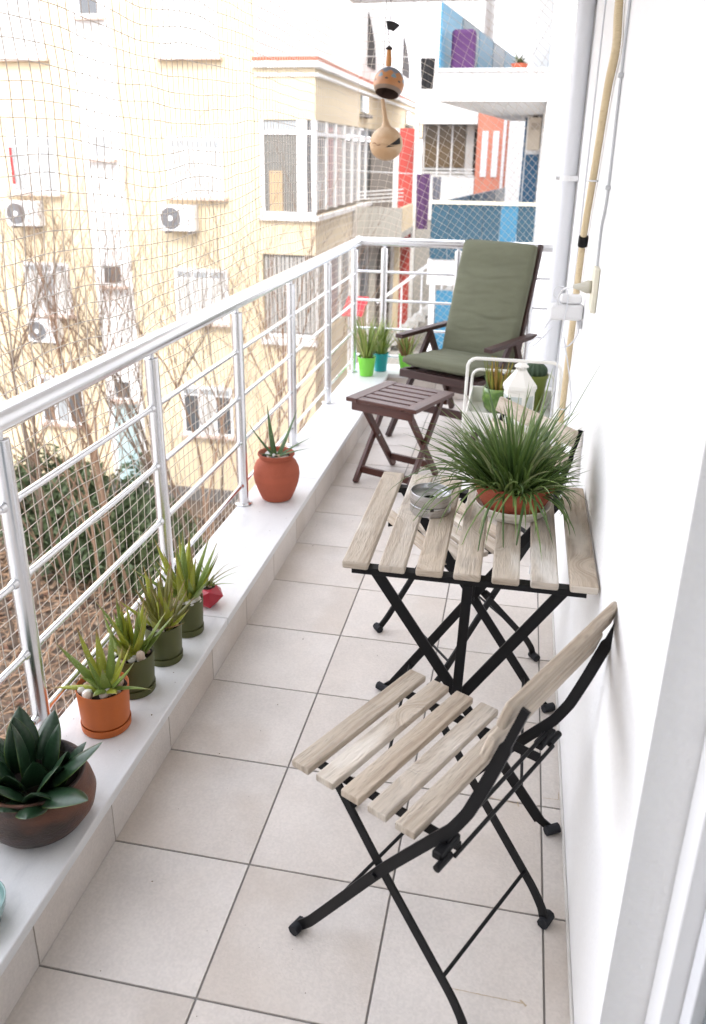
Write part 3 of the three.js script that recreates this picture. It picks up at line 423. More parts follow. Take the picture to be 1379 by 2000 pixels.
{ // reclining chair; local z points to the front
  const t = thing('reclining_chair', 'dark wooden reclining armchair with olive green seat and back cushion', 'armchair', [0.43, 0, -3.42], -26.6 * D2R);
  const pad = (w, L, th, seed, puff) => { // padded cushion lying in x/z with soft edges and wrinkles
    const g = new RoundedBoxGeometry(w, th, L, 6, th * 0.46), q = new THREE.BoxGeometry(w, th, L, 30, 4, 90), p = q.attributes.position, n1 = fbm(seed, 2, 9, 4);
    for (let i = 0; i < p.count; i++) {
      let x = p.getX(i), y = p.getY(i), z = p.getZ(i); const ex = Math.abs(x) / (w / 2), ez = Math.abs(z) / (L / 2), r = Math.max(0, Math.pow(Math.pow(ex, 10) + Math.pow(ez, 10), 0.1));
      const edge = Math.sqrt(Math.max(0, 1 - Math.pow(clamp(r), 9))); y *= 0.42 + 0.58 * edge; y += Math.sign(p.getY(i)) * (puff * (1 - ex * ex) * (1 - Math.pow(ez, 4)) + 0.022 * (n1(x / w + 0.5, z / L + 0.5) - 0.5) * edge);
      if (p.getY(i) > 0) for (const [z0, am, ph] of [[-0.31, 0.5, 1], [-0.19, 0.9, 2], [-0.05, 0.7, 4], [0.12, 1.0, 0.5], [0.24, 0.6, 3]]) y -= 0.006 * am * edge * Math.exp(-Math.pow((z - z0 * L - 0.012 * Math.sin(x * 17 + ph)) / 0.011, 2)) * (0.6 + 0.4 * Math.sin(x * 9 + ph));
      const k = Math.pow(clamp((Math.pow(ex, 6) * Math.pow(ez, 6))), 1) * 0.028; x *= 1 - k; z *= 1 - k; p.setXYZ(i, x, y, z);
    }
    q.computeVertexNormals(); return boxUV(q, 'z');
  };
  const smoothPad = (g) => { // weld normals after the uv split
    const p = g.attributes.position, m = new Map(), n = g.attributes.normal; g.computeVertexNormals(); for (let i = 0; i < p.count; i++) { const k = [p.getX(i), p.getY(i), p.getZ(i)].map((v) => Math.round(v * 1e5)).join(); const a = m.get(k) ?? V(); a.add(V(n.getX(i), n.getY(i), n.getZ(i))); m.set(k, a); } for (let i = 0; i < p.count; i++) { const k = [p.getX(i), p.getY(i), p.getZ(i)].map((v) => Math.round(v * 1e5)).join(), a = m.get(k).clone().normalize(); n.setXYZ(i, a.x, a.y, a.z); } return g;
  };
  const seatTilt = 0.09, bk = Math.atan2(0.185, 0.62);
  part(t, 'seat_cushion', smoothPad(pad(0.49, 0.47, 0.062, 701, 0.012)), mCushion, [0, 0.422, -0.215], [-seatTilt, 0, 0]);
  const L = 0.70, bc = part(t, 'back_cushion', smoothPad(pad(0.47, L, 0.062, 733, 0.014)), mCushion, [0, 0.725, -0.495], [Math.PI / 2 - bk, 0, 0]);
  for (const [x, z] of [[0.225, -0.16]]) part(bc, 'tie', box(0.02, 0.008, 0.05, 0.003), M([0.03, 0.035, 0.02], 0.9), [x, -0.025, z]);
  for (const s of [-1, 1]) {
    part(t, 'armrest', slat(0.05, 0.024, 0.53, 'z', 0.004), mDarkWood2, [s * 0.285, 0.565, -0.275]);
    part(t, 'leg', bar(V(s * 0.262, 0.552, -0.31), V(s * 0.262, 0.001, 0.10), 0.042, 0.021, V(1, 0, 0), 0.003), mDarkWood2);
    part(t, 'leg', bar(V(s * 0.285, 0.552, -0.33), V(s * 0.285, 0.001, -0.645), 0.042, 0.021, V(1, 0, 0), 0.003), mDarkWood2);
    part(t, 'seat_rail', bar(V(s * 0.235, 0.372, 0.0), V(s * 0.235, 0.335, -0.47), 0.042, 0.022, V(1, 0, 0), 0.003), mDarkWood2);
    part(t, 'back_stile', bar(V(s * 0.225, 0.36, -0.45), V(s * 0.225, 1.055, -0.652), 0.035, 0.022, V(1, 0, 0), 0.003), mDarkWood2);
  }
  part(t, 'front_apron', slat(0.5, 0.045, 0.022, 'x'), mDarkWood2, [0, 0.368, 0.013]);
  for (let i = 0; i < 5; i++) part(t, 'seat_slat', slat(0.446, 0.016, 0.055, 'x'), mDarkWood2, [0, 0.366 - 0.0075 * i, -0.04 - 0.095 * i]);
  for (let i = 0; i < 8; i++) part(t, 'back_slat', slat(0.426, 0.055, 0.015, 'x'), mDarkWood2, [0, 0.43 + 0.083 * i, -0.478 - 0.0243 * i], [-bk, 0, 0]);
  part(t, 'stretcher', slat(0.50, 0.045, 0.02, 'x'), mDarkWood2, [0, 0.17, -0.045]);
  part(t, 'stretcher', slat(0.546, 0.045, 0.02, 'x'), mDarkWood2, [0, 0.15, -0.57]);
}
// ================================================================ ON THE TABLE
{
  const a = thing('ashtray', 'round brushed steel ashtray with dark centre hole on the table', 'ashtray', [0.654, 0.7, -0.845]);
  part(a, 'base', lathe([[0, 0.0005], [0.0485, 0.0005], [0.0505, 0.003], [0.0505, 0.0225], [0.0495, 0.024], [0, 0.024]], 64), mSteel);
  const top = part(a, 'lid', lathe([[0.0495, 0.025], [0.0508, 0.0265], [0.0508, 0.0535], [0.0495, 0.0545], [0.0482, 0.0535], [0.0478, 0.043], [0.045, 0.0405], [0.0185, 0.036], [0.0165, 0.034]], 64), mSteel);
  part(top, 'hole', lathe([[0.0165, 0.034], [0.016, 0.026], [0, 0.0255]], 40), mDark);
  part(a, 'catch', box(0.009, 0.007, 0.004, 0.001).translate(0, 0, 0.0505), mDark, [0.0, 0.022, 0], [0, 0.18, 0]);
  for (const an of [3.3, 1.25]) part(top, 'notch', box(0.009, 0.012, 0.006, 0.001).translate(0, 0.049, 0.0495), mGreyPVC, null, [0, an, 0]);

  const s = thing('plant_saucer', 'white ribbed ceramic saucer bowl under the grassy plant on the table', 'saucer', [0.853, 0.7, -0.875]);
  const pr = [[0, 0.0005], [0.066, 0.0005], [0.069, 0.004], [0.069, 0.008], [0.0805, 0.013], [0.083, 0.017], [0.082, 0.020], [0.0905, 0.028], [0.093, 0.034], [0.0925, 0.0365], [0.090, 0.0355], [0.086, 0.028], [0.074, 0.014], [0.0, 0.012]];
  part(s, 'bowl', lathe(pr, 64), M([0.74, 0.70, 0.62], 0.3, { clearcoat: 0.5, clearcoatRoughness: 0.2 }));

  const g = thing('grassy_plant', 'bushy green plant of thin arching leaves in a terracotta bowl on the table', 'plant', [0.853, 0.7125, -0.875]);
  part(g, 'pot', lathe([[0, 0.0005], [0.062, 0.0005], [0.070, 0.006], [0.090, 0.045], [0.096, 0.062], [0.099, 0.066], [0.099, 0.080], [0.0955, 0.081], [0.093, 0.066], [0.085, 0.058], [0, 0.06]], 56), mTerra);
  part(g, 'soil', lathe([[0, 0.070], [0.05, 0.069], [0.0925, 0.066]], 32), mSoil);
  const q = RNG(99);
  for (let i = 0; i < 300; i++) {
    const az = q() * Math.PI * 2, r = 0.088 * Math.sqrt(q()), out = r / 0.088; let tilt = (4 + 46 * out + 18 * (q() - 0.5)) * D2R, bend = (8 + 56 * q() * (0.4 + 0.6 * out)) * D2R, len = 0.14 + 0.11 * q();
    if (i % 19 === 0) { len = 0.24 + 0.05 * q(); bend *= 0.5; } if (i % 3 === 1 && out > 0.4) { tilt += 26 * D2R; bend += (30 + 62 * q()) * D2R; len *= 1.1; }
    const az2 = az + (q() - 0.5) * 0.9, reach = Math.cos(az2) > 0.2 ? (0.158 - r * Math.cos(az)) / Math.cos(az2) : 9, hor = Math.sin(Math.min(1.57, tilt + bend * 0.6)); if (len * hor > reach) len = Math.max(0.07, reach / hor);
    const m = mGrass[q() < 0.12 ? 3 : Math.floor(q() * 3)], geo = leaf({ at: V(Math.cos(az) * r, 0.066, Math.sin(az) * r), az: az2, tilt, bend, len, w: 0.0066 + 0.0036 * q(), t: 0.004, seg: 7, ring: 4, pw: 1.3, swirl: (q() - 0.5) * 0.7, profile: (z) => Math.pow(1 - z, 0.55) * (0.7 + 0.3 * sst(0, 0.25, z)) });
    const low = geo.attributes.position; for (let k = 0; k < low.count; k++) if (low.getY(k) < 0.0) low.setY(k, 0.0 + (low.getY(k)) * 0.06);
    part(g, 'leaf', geo, m);
  }
  const inner = []; for (let i = 0; i < 300; i++) { const az = q() * 6.283, r0 = 0.085 * Math.sqrt(q()), o = r0 / 0.085, a2 = az + (q() - 0.5), tl = (4 + 44 * o + 20 * (q() - 0.5)) * D2R; let ln = 0.09 + 0.11 * q(); if (Math.cos(a2) > 0.2) ln = Math.min(ln, (0.15 - r0 * Math.cos(az)) / Math.cos(a2)); inner.push(leaf({ at: V(Math.cos(az) * r0, 0.066, Math.sin(az) * r0), az: a2, tilt: tl, bend: (6 + 40 * q()) * D2R, len: Math.max(0.05, ln), w: 0.0075 + 0.003 * q(), t: 0.004, seg: 5, ring: 4, profile: (z) => Math.pow(1 - z, 0.55) })); }
  const inn = part(g, 'foliage', inner, mGrass[0]); inn.userData.kind = 'stuff';
  part(g, 'leaf', leaf({ at: V(0.05, 0.066, 0.0), az: -0.25, tilt: 18 * D2R, bend: 8 * D2R, len: 0.34, w: 0.006, t: 0.004, seg: 8, ring: 4, profile: (z) => Math.pow(1 - z, 0.6) }), mGrass[2]);
}
// ================================================================ PLANTS ON THE LEDGE
function saucerPot(t, r, h, mat) { // straight pot with a clipped-on saucer
  const b = r * 0.90;
  part(t, 'saucer', lathe([[0, 0.0005], [b * 1.02, 0.0005], [b * 1.05, 0.003], [b * 1.07, 0.021], [b * 1.03, 0.0225], [b * 1.02, 0.016], [0, 0.015]], 48), mat);
  part(t, 'pot', lathe([[0, 0.0165], [b * 0.985, 0.0165], [b * 1.0, 0.024], [b * 1.025, 0.026], [r, h], [r * 0.985, h + 0.0012], [r * 0.955, h], [r * 0.945, h - 0.02], [0, h - 0.02]], 48), mat);
  part(t, 'soil', lathe([[0, h - 0.010], [r * 0.94, h - 0.013]], 24), mSoil);
}
function rosette(t, y, n, seed, mat, o = {}) {
  const q = RNG(seed);
  for (let i = 0; i < n; i++) {
    const f = i / n, az = i * 2.39996 + q() * 0.5, tilt = (o.t0 ?? 8) + (o.t1 ?? 48) * (1 - f) + 12 * (q() - 0.5);
    part(t, 'leaf', leaf({ at: V(Math.cos(az) * 0.008 + (q() - 0.5) * (o.spread ?? 0.02), y, Math.sin(az) * 0.008 + (q() - 0.5) * (o.spread ?? 0.02)), az, tilt: tilt * D2R, bend: ((o.b0 ?? -12) + (o.b1 ?? 20) * q()) * D2R, len: (o.len ?? 0.12) * (0.65 + 0.5 * q()), w: (o.w ?? 0.022) * (0.75 + 0.4 * q()), t: (o.w ?? 0.022) * 0.4, fold: o.fold ?? 0.28, seg: 9, ring: 8, swirl: (q() - 0.5) * 0.3 }), Array.isArray(mat) ? mat[Math.floor(q() * mat.length)] : mat);
  }
}
{
  const t = thing('snake_plant', 'dark green rosette snake plant in a wide smoky brown clay pot', 'plant', [-0.112, LEDGE, -0.225]);
  part(t, 'pot', lathe([[0, 0.0005], [0.080, 0.0005], [0.097, 0.010], [0.118, 0.040], [0.1235, 0.066], [0.118, 0.090], [0.107, 0.106], [0.099, 0.112], [0.104, 0.124], [0.1075, 0.129], [0.105, 0.132], [0.099, 0.130], [0.094, 0.118], [0.092, 0.108], [0, 0.108]], 64), mDarkClay);
  part(t, 'soil', lathe([[0, 0.112], [0.092, 0.110]], 32), mSoil);
  const q = RNG(777), prof = (s) => Math.pow(Math.sin(Math.PI * (0.20 + 0.80 * s)), 0.75) * (1 - 0.12 * s);
  const specs = [[-0.015, -0.01, 2.6, 2, 0.135, 0.058], [0.03, 0.0, 0.05, 46, 0.165, 0.05], [0.035, 0.03, 0.45, 62, 0.155, 0.05], [0.0, -0.03, -0.9, 22, 0.10, 0.045], [-0.045, -0.035, -2.2, 26, 0.115, 0.05], [-0.05, 0.0, 3.0, 40, 0.11, 0.05], [0.045, 0.045, 1.2, 42, 0.085, 0.045], [-0.01, 0.045, 1.7, 38, 0.085, 0.05], [-0.055, 0.035, 2.3, 45, 0.09, 0.048], [0.045, -0.03, -0.5, 30, 0.085, 0.042], [-0.04, 0.06, 1.9, 60, 0.07, 0.04], [0.01, 0.02, 0.9, 16, 0.085, 0.042], [-0.03, 0.02, 2.4, 18, 0.095, 0.045], [-0.02, -0.055, -1.6, 35, 0.10, 0.045], [0.06, 0.0, 0.0, 35, 0.06, 0.036], [-0.06, -0.01, 3.6, 52, 0.10, 0.045], [0.0, 0.065, 1.5, 62, 0.055, 0.038], [-0.03, -0.02, -2.6, 8, 0.12, 0.05], [0.03, 0.02, 0.4, 30, 0.10, 0.046], [-0.06, 0.03, 2.7, 34, 0.085, 0.046], [0.03, 0.06, 1.0, 66, 0.08, 0.044], [-0.02, 0.035, 1.5, 22, 0.07, 0.044], [0.035, -0.005, -0.1, 22, 0.09, 0.042], [-0.045, 0.05, 2.0, 30, 0.07, 0.044]];
  for (const [x, z, az, tilt, len, w] of specs) part(t, 'leaf', leaf({ at: V(x, 0.109, z), az, tilt: (tilt - 6) * D2R, bend: (12 + 18 * q()) * D2R, len: len * 1.12, w: w * 1.5, t: 0.007, fold: 0.45, seg: 12, ring: 10, profile: prof, swirl: (q() - 0.5) * 0.5 }), mSnake);
}
{
  const t = thing('aloe_plant', 'spotted aloe in an orange plastic pot topped with white pebbles', 'plant', [-0.122, LEDGE, -0.553], 0, 'aloes in straight pots');
  saucerPot(t, 0.0655, 0.122, mOrange); pebbles(t, 0.057, 0.114, 46, 41, 0.011);
  for (const [az, tilt, bend, len, w, m] of [[3.05, 44, -4, 0.135, 0.026, mAloeG], [-2.3, 22, -10, 0.125, 0.024, mAloeY], [-1.4, 14, -4, 0.135, 0.022, mAloeG], [-0.3, 30, -8, 0.115, 0.022, mAloeY], [0.15, 46, -12, 0.105, 0.022, mAloeG], [0.1, 66, 22, 0.10, 0.013, mAloeG], [2.75, 74, 14, 0.10, 0.022, mAloeY], [1.6, 48, 40, 0.05, 0.028, mAloeG], [0.75, 58, 16, 0.06, 0.024, mAloeY], [-2.9, 28, -8, 0.14, 0.022, mAloeY], [1.15, 30, -6, 0.085, 0.024, mAloeG], [2.2, 36, 10, 0.075, 0.026, mAloeG], [-0.9, 24, 0, 0.09, 0.02, mAloeY], [2.45, 20, -6, 0.1, 0.03, mAloeG]])
    part(t, 'leaf', leaf({ at: V(0.012 + Math.cos(az) * 0.008, 0.112, 0.0 + Math.sin(az) * 0.008), az, tilt: tilt * D2R, bend: bend * D2R, len: len * 1.25, w: w * 1.55, t: w * 0.55, fold: 0.26, seg: 9, ring: 8 }), m);
}
const aloes = [['aloe in an olive green pot with one round beige pebble, next to the orange pot', [-0.118, LEDGE, -0.712], 0.059, 0.118, [mAloeY, mAloeY, mAloeG], 24, 0.15, 51], ['aloe with a drooping tan leaf, middle of the olive green pots', [-0.097, LEDGE, -0.868], 0.054, 0.118, [mAloeB, mAloeY, mAloeB], 30, 0.135, 61], ['tall aloe in the olive green pot beside the red faceted pot', [-0.088, LEDGE, -1.022], 0.051, 0.118, [mAloeG, mAloeY], 26, 0.165, 71]];
for (const [label, pos, r, h, mats, n, len, seed] of aloes) {
  const t = thing('aloe_plant', label, 'plant', pos, 0, 'aloes in straight pots'); saucerPot(t, r, h, mOlive); pebbles(t, r * 0.88, h - 0.008, 22, seed, seed === 71 ? 0.015 : 0.0095);
  rosette(t, h - 0.012, n, seed, mats, { len: len * 1.15, w: 0.033, t0: 4, t1: 42, spread: 0.035 });
  if (seed === 51) { const g = new THREE.IcosahedronGeometry(0.014, 2); g.scale(0.85, 1.15, 0.8); part(t, 'pebble', g, mPebble[1], [0.038, h + 0.008, 0.026]); }
  if (seed === 61) part(t, 'leaf', leaf({ at: V(0.01, h - 0.006, 0.015), az: 0.35, tilt: 72 * D2R, bend: -18 * D2R, len: 0.095, w: 0.016, t: 0.006, seg: 9, ring: 8 }), mDry);
}
{
  const t = thing('small_aloe', 'thin leaved aloe in a small red faceted pot', 'plant', [-0.085, LEDGE, -1.185]);
  const g = new THREE.IcosahedronGeometry(0.055, 0); g.scale(1, 0.98, 1); g.rotateY(0.5); const p = g.attributes.position; for (let i = 0; i < p.count; i++) { p.setY(i, clamp(p.getY(i), -0.038, 0.030) + 0.0385); } g.computeVertexNormals();
  part(t, 'pot', g, mRed); part(t, 'soil', lathe([[0, 0.0685], [0.026, 0.0685], [0.027, 0.066]], 16), mSoil); pebbles(t, 0.022, 0.067, 9, 83, 0.006);
  const q = RNG(85); for (let i = 0; i < 15; i++) part(t, 'leaf', leaf({ at: V((q() - 0.5) * 0.02, 0.066, (q() - 0.5) * 0.02), az: q() * 6.28, tilt: (10 + 40 * q()) * D2R, bend: (10 + 40 * q()) * D2R, len: 0.07 + 0.07 * q(), w: 0.009, t: 0.004, seg: 8, ring: 6 }), i % 3 ? mAloeB : mAloeG);
  for (const [az, tl, ln] of [[0.0, 42, 0.125], [0.35, 55, 0.12]]) part(t, 'leaf', leaf({ at: V(0.01, 0.066, 0), az, tilt: tl * D2R, bend: 26 * D2R, len: ln, w: 0.008, t: 0.004, seg: 9, ring: 6 }), mAloeG);
}
{
  const t = thing('jar_aloe', 'slender aloe in a round terracotta jar standing alone on the ledge', 'plant', [-0.118, LEDGE, -2.10]);
  part(t, 'pot', lathe([[0, 0.0005], [0.060, 0.0005], [0.064, 0.004], [0.078, 0.035], [0.092, 0.075], [0.098, 0.11], [0.095, 0.14], [0.084, 0.165], [0.070, 0.179], [0.068, 0.184], [0.073, 0.192], [0.078, 0.199], [0.077, 0.205], [0.072, 0.206], [0.066, 0.200], [0.062, 0.185], [0, 0.184]], 64), mTerra);
  part(t, 'soil', lathe([[0, 0.188], [0.0625, 0.187]], 24), mSoil); pebbles(t, 0.052, 0.188, 14, 121, 0.011);
  for (const [az, tilt, bend, len, w] of [[2.75, 40, -10, 0.20, 0.026], [-2.5, 16, -6, 0.225, 0.031], [-0.45, 24, -2, 0.225, 0.035], [-0.9, 34, -8, 0.16, 0.024], [0.05, 52, 8, 0.185, 0.020], [0.35, 62, 10, 0.18, 0.017], [1.3, 62, 10, 0.07, 0.02], [2.3, 66, 6, 0.08, 0.018]])
    part(t, 'leaf', leaf({ at: V(Math.cos(az) * 0.008, 0.189, Math.sin(az) * 0.008), az, tilt: tilt * D2R, bend: bend * D2R, len, w, t: w * 0.45, fold: 0.3, seg: 10, ring: 8 }), mAloeJar);
}
function cupPlant(name, label, pos, mat, rb, rt, h, seed, n, len, dry) {
  const t = thing(name, label, 'plant', pos, 0, 'plants in bright plastic cups'); part(t, 'pot', lathe([[0, 0.0005], [rb, 0.0005], [rb * 1.02, 0.003], [rt, h - 0.004], [rt * 1.03, h], [rt * 0.97, h], [rt * 0.93, h - 0.02], [0, h - 0.02]], 40), mat);
  part(t, 'soil', lathe([[0, h - 0.012], [rt * 0.93, h - 0.013]], 20), mSoil); pebbles(t, rt * 0.8, h - 0.01, 8, seed + 1, 0.009);
  const q = RNG(seed); for (let i = 0; i < n; i++) { const az = q() * 6.283, o = Math.sqrt(q()), back = Math.max(0, -Math.sin(az)); part(t, 'leaf', leaf({ at: V(Math.cos(az) * rt * 0.6 * o, h - 0.013, Math.sin(az) * rt * 0.6 * o), az, tilt: (4 + 22 * o * (1 - 0.6 * back)) * D2R, bend: (6 + 42 * q() * (1 - 0.6 * back)) * D2R, len: len * (0.5 + 0.6 * q()), w: 0.012 + 0.006 * q(), t: 0.003, seg: 8, ring: 4, pw: 1.5, profile: (z) => Math.pow(1 - z, 0.6) }), dry && q() < 0.25 ? mDry : mBlade[Math.floor(q() * 3)]); }
}
cupPlant('cup_plant', 'long bladed plant in a lime green cup at the ledge corner, nearest of the three', [-0.128, LEDGE, -4.255], mLime, 0.044, 0.060, 0.128, 301, 70, 0.27, false);
cupPlant('cup_plant', 'bladed plant in the turquoise cup between two lime green cups', [-0.058, LEDGE, -4.405], mTeal, 0.040, 0.053, 0.125, 331, 64, 0.25, false);
cupPlant('cup_plant', 'plant with dry tips in the lime green cup beside the recliner armrest', [0.118, LEDGE, -4.40], mLime, 0.037, 0.055, 0.122, 361, 54, 0.21, true);
solo('glazed_bowl', 'teal glazed bowl at the left edge of the ledge in the foreground', 'bowl', lathe([[0, 0.0005], [0.045, 0.0005], [0.052, 0.006], [0.062, 0.035], [0.064, 0.052], [0.062, 0.0535], [0.060, 0.05], [0.055, 0.02], [0, 0.012]], 48), M([0.22, 0.36, 0.34], 0.25, { clearcoat: 0.6, clearcoatRoughness: 0.15 }), [-0.093, LEDGE, 0.045]);
{ // soil crumbs and dry bits lying about
  const q = RNG(1501), list = []; for (let i = 0; i < 120; i++) { const on = i % 3 === 0, x = on ? -0.02 - 0.2 * q() : 0.02 + 0.98 * Math.pow(q(), 1.4), z = on ? -0.35 - 1.6 * q() : 0.4 - 4.4 * q(), s = 0.0008 + 0.0022 * q() * q(); list.push(new THREE.IcosahedronGeometry(s, 0).scale(1, 0.5, 0.6 + q()).rotateY(q() * 6).translate(x, (on ? LEDGE : 0) + s * 0.45, z)); }
  const m = new THREE.Mesh(merge(list), M([0.16, 0.11, 0.07], 0.95)); m.name = 'soil_crumbs'; m.castShadow = m.receiveShadow = true; m.userData = { kind: 'stuff', label: 'scattered soil crumbs and dry bits on floor tiles and ledge', category: 'crumbs' }; scene.add(m);
}
// ================================================================ WHITE STAND WITH POTS AND LANTERN
{
  const t = thing('tray_stand', 'white metal tray stand with hoop handle against the wall', 'stand', [0.83, 0, -2.52]);
  const hoop = (z, top) => { const w = 0.185, r = 0.035, P = []; P.push(V(-w - 0.012, 0.0065, z), V(-w - 0.004, 0.45, z), V(-w, top - r, z)); for (let i = 1; i <= 5; i++) { const a = i / 5 * Math.PI / 2; P.push(V(-w + r - r * Math.cos(a), top - r + r * Math.sin(a), z)); } P.push(V(0, top, z)); const right = P.slice(0, -1).reverse().map((v) => V(-v.x, v.y, v.z)); return tube([...P, ...right], 0.0068, 120, 10, 0.15); };
  part(t, 'hoop_frame', hoop(0.225, 0.755), mWhitePaint); part(t, 'hoop_frame', hoop(-0.225, 0.60), mWhitePaint);
  part(t, 'tray', boxAt(-0.182, 0.182, 0.438, 0.4495, -0.215, 0.215, 0.003), mWhitePaint);
  part(t, 'tray_rim', [boxAt(-0.182, -0.177, 0.45, 0.525, -0.215, 0.215, 0.002), boxAt(0.177, 0.182, 0.45, 0.525, -0.215, 0.215, 0.002), boxAt(-0.1765, 0.1765, 0.45, 0.525, 0.210, 0.215, 0.002), boxAt(-0.1765, 0.1765, 0.45, 0.525, -0.215, -0.210, 0.002)], mWhitePaint);
  part(t, 'shelf', boxAt(-0.182, 0.182, 0.14, 0.15, -0.215, 0.215, 0.003), mWhitePaint);
  const gl = texture(256, 128, (u, v) => mix3([0.055, 0.13, 0.018], [0.20, 0.32, 0.07], sst(0.35, 0.7, nB(u, v)) * 0.8 + 0.2 * nFine(u, v)));
  const h = thing('heather_plant', 'yellow green heather in a mottled green glazed pot on the white stand', 'plant', [0.768, 0.45, -2.60]);
  part(h, 'pot', lathe([[0, 0.0005], [0.045, 0.0005], [0.058, 0.02], [0.068, 0.06], [0.067, 0.095], [0.063, 0.112], [0.060, 0.112], [0.059, 0.095], [0, 0.095]], 40), M([1, 1, 1], 0.2, { map: gl, clearcoat: 0.6 })); part(h, 'soil', lathe([[0, 0.102], [0.0595, 0.100]], 20), mSoil);
  const q = RNG(515), hm = [M([0.24, 0.22, 0.03], 0.8), M([0.16, 0.19, 0.03], 0.8), M([0.30, 0.19, 0.04], 0.8)];
  for (let i = 0; i < 34; i++) { const a = q() * 6.283, r = 0.045 * Math.sqrt(q()); part(h, 'sprig', leaf({ at: V(Math.cos(a) * r, 0.1, Math.sin(a) * r), az: a, tilt: (2 + 14 * q()) * D2R, bend: 6 * D2R * q(), len: 0.08 + 0.07 * q(), w: 0.011, t: 0.011, seg: 6, ring: 5, profile: (s) => 0.35 + 0.65 * Math.sin(Math.PI * Math.min(1, s + 0.25)) * (0.7 + 0.3 * Math.sin(s * 40)) }), hm[i % 3]); }
  const c = thing('cactus', 'dark round cactus in a tall olive green pot behind the lantern', 'plant', [0.925, 0.45, -2.655]);
  part(c, 'pot', lathe([[0, 0.0005], [0.038, 0.0005], [0.057, 0.15], [0.060, 0.152], [0.060, 0.168], [0.056, 0.168], [0.054, 0.15], [0, 0.148]], 40), M([0.135, 0.17, 0.018], 0.45)); part(c, 'soil', lathe([[0, 0.156], [0.054, 0.154]], 20), mSoil);
  const cg = new THREE.SphereGeometry(0.05, 64, 24), cp = cg.attributes.position; for (let i = 0; i < cp.count; i++) { const x = cp.getX(i), y = cp.getY(i), z = cp.getZ(i), a = Math.atan2(z, x), k = 1 + 0.10 * Math.cos(a * 14); cp.setXYZ(i, x * k, y * 0.8, z * k); } cg.computeVertexNormals(); part(c, 'stem', cg.translate(0, 0.182, 0), M([0.035, 0.065, 0.03], 0.7));
  const ln = thing('lantern', 'white metal lantern with domed cap on the white stand', 'lantern', [0.862, 0.45, -2.47], 0.35);
  const oct = (pts) => lathe(pts, 6); const mL = M([0.80, 0.78, 0.72], 0.4, { flatShading: true });
  part(ln, 'base', oct([[0, 0.0005], [0.075, 0.0005], [0.075, 0.014], [0, 0.014]]), mL); part(ln, 'body', oct([[0.066, 0.0145], [0.066, 0.135], [0.07, 0.14], [0.07, 0.15], [0.0, 0.152]]), mL);
  part(ln, 'roof', oct([[0.074, 0.1505], [0.071, 0.165], [0.026, 0.222], [0.024, 0.228], [0, 0.228]]), mL); part(ln, 'cap', lathe([[0, 0.240], [0.03, 0.2405], [0.029, 0.245], [0.018, 0.254], [0.006, 0.259], [0.005, 0.266], [0, 0.268]], 24), mL);
  for (let i = 0; i < 8; i++) part(ln, 'vent_post', cyl(V(Math.cos(i * 0.785) * 0.021, 0.2275, Math.sin(i * 0.785) * 0.021), V(Math.cos(i * 0.785) * 0.021, 0.241, Math.sin(i * 0.785) * 0.021), 0.002, 0.002, 6), mL);
  for (let i = 0; i < 6; i++) { const a = (i + 0.5) * Math.PI / 3; part(ln, 'window', box(0.046, 0.09, 0.004, 0.001).translate(0, 0.075, 0.058), M([0.50, 0.54, 0.52], 0.15), null, [0, a, 0]); }
}
// ================================================================ GARDEN AND BUILDINGS BEYOND
const GY = -6.9;
const facadeTex = (c, seed) => { const a = fbm(seed, 5, 5, 5), b = fbm(seed + 7, 24, 2, 4); return texture(512, 512, (u, v) => { const k = 1 + 0.10 * (a(u, v) - 0.5) + 0.07 * (b(u, v) - 0.5) + 0.04 * (nFine(u, v) - 0.5); return [c[0] * k, c[1] * k, c[2] * k]; }, 0.2, 0.2); };
const mCream = M([1, 1, 1], 0.92, { map: facadeTex([0.68, 0.565, 0.385], 801) }), mBWhite = M([1, 1, 1], 0.9, { map: facadeTex([0.78, 0.775, 0.76], 821) }), mCoral = M([1, 1, 1], 0.9, { map: facadeTex([0.66, 0.25, 0.17], 841) }), mGreyWall = M([1, 1, 1], 0.92, { map: facadeTex([0.40, 0.385, 0.35], 861) });
const mFrame = M([0.78, 0.78, 0.78], 0.5), mPaneL = M([0.34, 0.36, 0.37], 0.08), mPaneD = M([0.10, 0.105, 0.11], 0.08), mBrownGlass = M([0.115, 0.075, 0.035], 0.12), mShade = M([0.54, 0.535, 0.51], 0.8), mTileRed = M([0.42, 0.13, 0.075], 0.8), mPlinth = M([0.16, 0.15, 0.14], 0.9);
const mBlue = M([1, 1, 1], 0.2, { map: facadeTex([0.028, 0.080, 0.115], 881) }), mBlueD = M([0.02, 0.085, 0.16], 0.3), mSkyBlue = M([1, 1, 1], 0.3, { map: facadeTex([0.045, 0.19, 0.30], 891) });
